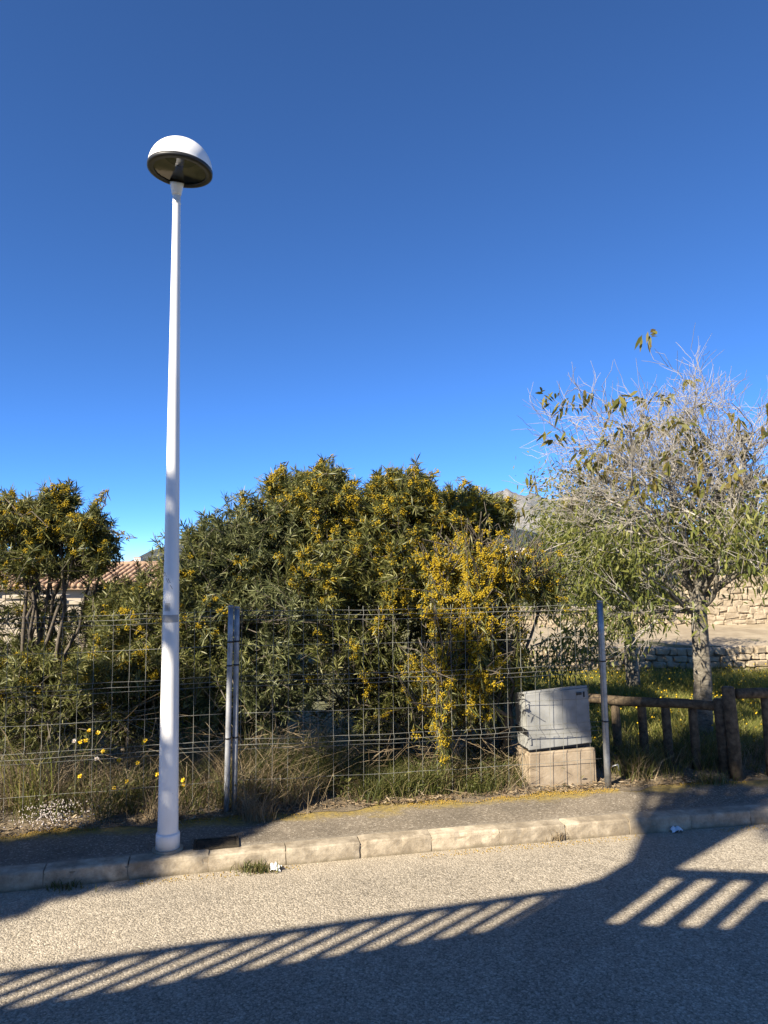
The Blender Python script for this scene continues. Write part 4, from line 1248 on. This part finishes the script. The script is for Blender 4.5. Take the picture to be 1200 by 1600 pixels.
# tufts growing at the kerb
def tuft(px, py, z, n, h, spread, label, mat='grass', lean=.8, w=.006):
    c = A(tuple(on_z(px, py, z)))
    th = thing('weed_tuft', c, label, 'weed')
    B = c + rng.normal(size=(n, 3)) * A([spread, spread * .45, 0])
    V, G = blades_geo(B, rng.uniform(.35, 1.0, n) * h, w, lean)
    part('blades', V, G, M[mat], th)['kind'] = 'stuff'
    V, G = blades_geo(B[: n // 2], rng.uniform(.35, 1.0, n // 2) * h * .8, w * .7, lean * 1.3)
    part('dry_blades', V, G, M['straw'], th)['kind'] = 'stuff'
tuft(398, 1362, .0, 150, .085, .055, 'green weed tuft at the kerb foot beside the crumpled paper')
tuft(105, 1388, .0, 90, .06, .06, 'small weed tuft at the kerb foot near the left edge', 'grass')
tuft(873, 1312, .01, 60, .10, .035, 'thin dry weed tuft at the kerb foot below the cabinet', 'straw', 1.0, .004)
tuft(400, 1283, KH, 110, .26, .06, 'dry grass tuft drooping onto the pavement right of the paired posts', 'straw', .9, .005)
tuft(1000, 1218, KH, 190, .42, .07, 'tall green grass tuft just right of the leaning metal post', 'grass', .75, .007)
tuft(1112, 1224, KH, 90, .16, .08, 'low green grass tuft at the back of the pavement on the right', 'grass', .8, .006)
tuft(52, 1278, KH, 60, .85, .11, 'tall pale grass with arching blades behind the fence at the left', 'meadow_grass', .55, .010)

# crumpled paper scraps
def paper(px, py, w, label, sd):
    c = on_z(px, py, .003); r_ = np.random.default_rng(sd)
    n = 7; V = []
    for j in range(n):
        for i in range(n):
            u, v = i / (n - 1) - .5, j / (n - 1) - .5
            V.append((c.x + u * w + r_.normal() * w * .06, c.y + v * w * .8 + r_.normal() * w * .06, .006 + abs(r_.normal()) * w * .22 + w * .25 * (1 - 2.2 * max(abs(u), abs(v)))))
    q = (np.arange(n - 1)[:, None] * n + np.arange(n - 1)[None, :]).ravel()
    V = np.array(V); V[:, 2] = np.maximum(V[:, 2], .004)
    o = part('crumpled_paper', V, [np.stack([q, q + 1, q + n + 1, q + n], -1)], M['paper'], None)
    me = o.data; me.transform(Matrix.Translation((-c.x, -c.y, 0))); o.location = (c.x, c.y, 0)
    tag(o, label, 'litter', 'paper scraps at the kerb')
paper(430, 1359, .075, 'white crumpled paper scrap at the kerb beside the weed tuft', 3)
paper(1057, 1299, .085, 'white crumpled paper scrap in the tree shadow at the right end of the kerb', 5)

# ------------------------------------------------------------------ what stands behind the camera and throws the shadows on the road
HT = 4.0
sh = HT / math.tan(SUN_EL) * math.sin(R(45))
def caster(px, py, z):
    p = on_z(px, py); k = z / math.tan(SUN_EL) * math.sin(R(45))
    return Vector((p.x - k, p.y - k, z))
a0, a1 = caster(0, 1517, HT), caster(905, 1383, HT)
b0, b1 = caster(1035, 1356, HT), caster(1200, 1362, HT)
ad = (a1 - a0).normalized(); bd = (b1 - b0).normalized()
aL = a0 - ad * 5.0; b1 = b0 + bd * .78
nh = thing('roof_terrace_house', (a0.x, a0.y - 2, 0), 'house with slatted roof railing beside the camera, known by its shadow', 'house')
SOL = HT - .50                                             # top of the solid wall
def prism(name, pts, z0, z1, mat, par):
    bm = bmesh.new()
    lo = [bm.verts.new((p[0], p[1], z0)) for p in pts]; hi_ = [bm.verts.new((p[0], p[1], z1)) for p in pts]
    n = len(pts)
    for i in range(n): bm.faces.new([lo[i], lo[(i + 1) % n], hi_[(i + 1) % n], hi_[i]])
    bm.faces.new(hi_); bm.faces.new(lo[::-1])
    return bm_part(name, bm, mat, par)
foot = [(aL.x, aL.y), (a1.x, a1.y), (b0.x, b0.y), (b1.x, b1.y), (b1.x, -6.0), (aL.x, -6.0)]
LOW = HT - .70
prism('wall', foot, -.02, LOW, M['render_wall'], nh)
an = Vector((-ad.y, ad.x, 0)) * -.12
prism('side_parapet', [(b1.x, b1.y - .12), (b1.x - .12, b1.y - .12), (b1.x - .12, -6.0), (b1.x, -6.0)], LOW - .004, SOL + .25, M['render_wall'], nh)
prism('parapet', [(aL.x, aL.y), (a1.x, a1.y), (a1.x + an.x, a1.y + an.y), (aL.x + an.x, aL.y + an.y)], LOW - .004, SOL, M['render_wall'], nh)
def balus(p, q, pitch, w, low, rail_h=.10, thick=.014):
    d = (q - p); L = Vector((d.x, d.y, 0)).length; d = Vector((d.x, d.y, 0)).normalized(); nn = Vector((-d.y, d.x, 0))
    def quad(a, b, z0, z1, nm):
        pts = [p + d * a, p + d * b, p + d * b - nn * thick, p + d * a - nn * thick]
        return prism(nm, [(v.x, v.y) for v in pts], z0, z1, M['render_wall'], nh)
    quad(0, L, HT - rail_h, HT, 'top_rail')
    k = 0; t = L - .06
    while t > .05:
        quad(t - w, t, low - .01, HT - rail_h + .004, 'baluster'); t -= pitch
balus(aL, a1, .205, .085, SOL)
balus(b0, b1, .205, .105, LOW, .14)
pr = (a1 + b0) / 2
prism('corner_pillar', [(a1.x - .02, a1.y), (b0.x - .10, b0.y + .003), (b0.x - .10, b0.y - .25), (a1.x - .02, a1.y - .25)], LOW - .01, HT + .02, M['render_wall'], nh)
# palm standing behind the corner pillar: trunk and crown reach above the roof
pm = thing('palm_tree', (pr.x - .36, pr.y - .42, LOW), 'stout palm behind the roof terrace beside the camera, known by its shadow', 'tree')
T = Tubes(); base = A([pr.x - .36, pr.y - .42, LOW - .1])
top = base + A([.06, .02, 2.35])
T.add([base, base * .7 + top * .3, base * .4 + top * .6, top], [.16, .15, .15, .22], 12)
T.build('trunk', M['bark_dark'], pm)
BB, DD, LL, WW = [], [], [], []
for k in range(26):
    a = k * 2.399; el = 1.35 - 1.15 * (k / 26)
    d0 = A([math.cos(a) * math.cos(el), math.sin(a) * math.cos(el), math.sin(el)])
    pts = []; p_ = top.copy(); d = d0.copy()
    for j in range(9):
        pts.append(p_.copy()); p_ = p_ + d * .09; d = nrm(d + A([0, 0, -.10]))
    pts = np.array(pts)
    side = nrm(np.cross(d0, A([0, 0, 1.])))
    for j in range(1, 9):
        for s_ in (-1, 1):
            for e in range(3):
                q_ = pts[j - 1] + (pts[j] - pts[j - 1]) * e / 3
                BB.append(q_); DD.append(nrm(side * s_ + nrm(pts[j] - pts[j - 1]) * .8 + A([0, 0, -.3]))); LL.append(.26 * math.sin(.5 + j / 9 * 2.4)); WW.append(.022)
V, G = leaves_geo(A(BB), A(DD), A(LL), A(WW), .2)
o = part('fronds', V, G, M['leaf_dark'], pm); o['kind'] = 'stuff'

def shade_tree(name, spots, label, nleaf=900, ft=None, Lf=.16, Wf=.06):
    """spots: list of (shadow point, crown height, radius)"""
    cs = []
    for sp, z, r_ in spots:
        k = (z - sp.z) / math.tan(SUN_EL) * math.sin(R(45))
        cs.append((A([sp.x - k, sp.y - k, z]), r_))
    m_ = np.mean([c for c, _ in cs], 0)
    if ft is None: ft = A([m_[0] - 1.0, m_[1] - 1.2, LOW])
    fk_ = m_ + A([-.3, -.3, -.4]) if ft[2] <= LOW else ft + A([0, 0, 1.9])
    ft = A([ft[0], ft[1], LOW])
    th = thing(name, (ft[0], ft[1], LOW), label, 'tree')
    T = Tubes(); T.add([ft, (ft + fk_) / 2 + A([.02, .02, .0]), fk_], [.13, .11, .08], 10)
    B = []; D = []
    for c, r_ in cs:
        T.add([fk_, (fk_ + c) / 2 + A([0, 0, .1]), c], [.05, .03, .012], 6)
        for k in range(14):
            e = c + rand_dir(1)[0] * r_ * .8; T.add([c, (c + e) / 2 + rng.normal(size=3) * .05, e], [.015, .01, .004], 4)
        n = int(nleaf * r_ ** 2)
        d = rand_dir(n); rr = rng.random(n) ** .4
        B.append(c + d * r_ * rr[:, None] * A([1, 1, .75])); D.append(nrm(d + rng.normal(size=(n, 3)) * .8))
    T.build('trunk', M['bark_dark'], th)
    B = np.concatenate(B); D = np.concatenate(D)
    V, G = leaves_geo(B, D, rng.uniform(.7, 1.3, len(B)) * Lf, rng.uniform(.7, 1.3, len(B)) * Wf, .2)
    o = part('foliage', V, G, M['leaf_dark'], th); o['kind'] = 'stuff'
def fence_spot(px, py, off=.5):
    d = ray(px, py); o_ = Vector((0, 0, CAMH)); t = (fence_pt(0, 0, off) - o_).dot(fnor) / d.dot(fnor)
    return o_ + d * t
rng = np.random.default_rng(112)
shade_tree('street_tree', [(on_z(60, 1352, .05), 6.0, .42), (on_z(310, 1300, .1), 6.3, .30), (on_z(190, 1325, .1), 6.1, .36), (on_z(-60, 1380, .05), 5.8, .5), (on_z(395, 1275, .1), 6.4, .2),
           (at_y(265, 980, lb.y), 6.2, .12)],
           'leafy tree left behind the roof terrace, known by its shadow round the lamp foot', 5200)
rng = np.random.default_rng(113)
shade_tree('street_tree', [(fence_spot(x, y), 7.6, rr) for x, y, rr in ((20, 1090, .42), (120, 1080, .38), (205, 1095, .30), (60, 1015, .30), (165, 1015, .28), (480, 1090, .28), (555, 1105, .30), (635, 1105, .28), (800, 1100, .22))],
           'spreading tree behind the nearby house, known by its shade on the acacias', 3400)
rng = np.random.default_rng(114)
shade_tree('street_tree', [(fence_spot(x, y), 6.8, rr) for x, y, rr in ((1005, 1185, .24), (1050, 1180, .30), (1120, 1170, .32), (1185, 1175, .32), (1095, 1115, .22), (1180, 1230, .22), (1260, 1180, .4))] + [(at_y(1096, 1128, tb.y), 7.4, .26)],
           'tree beside the palm near the camera, known by its shade on the wooden rail', 4200, base + A([-.9, -.9, .2]))
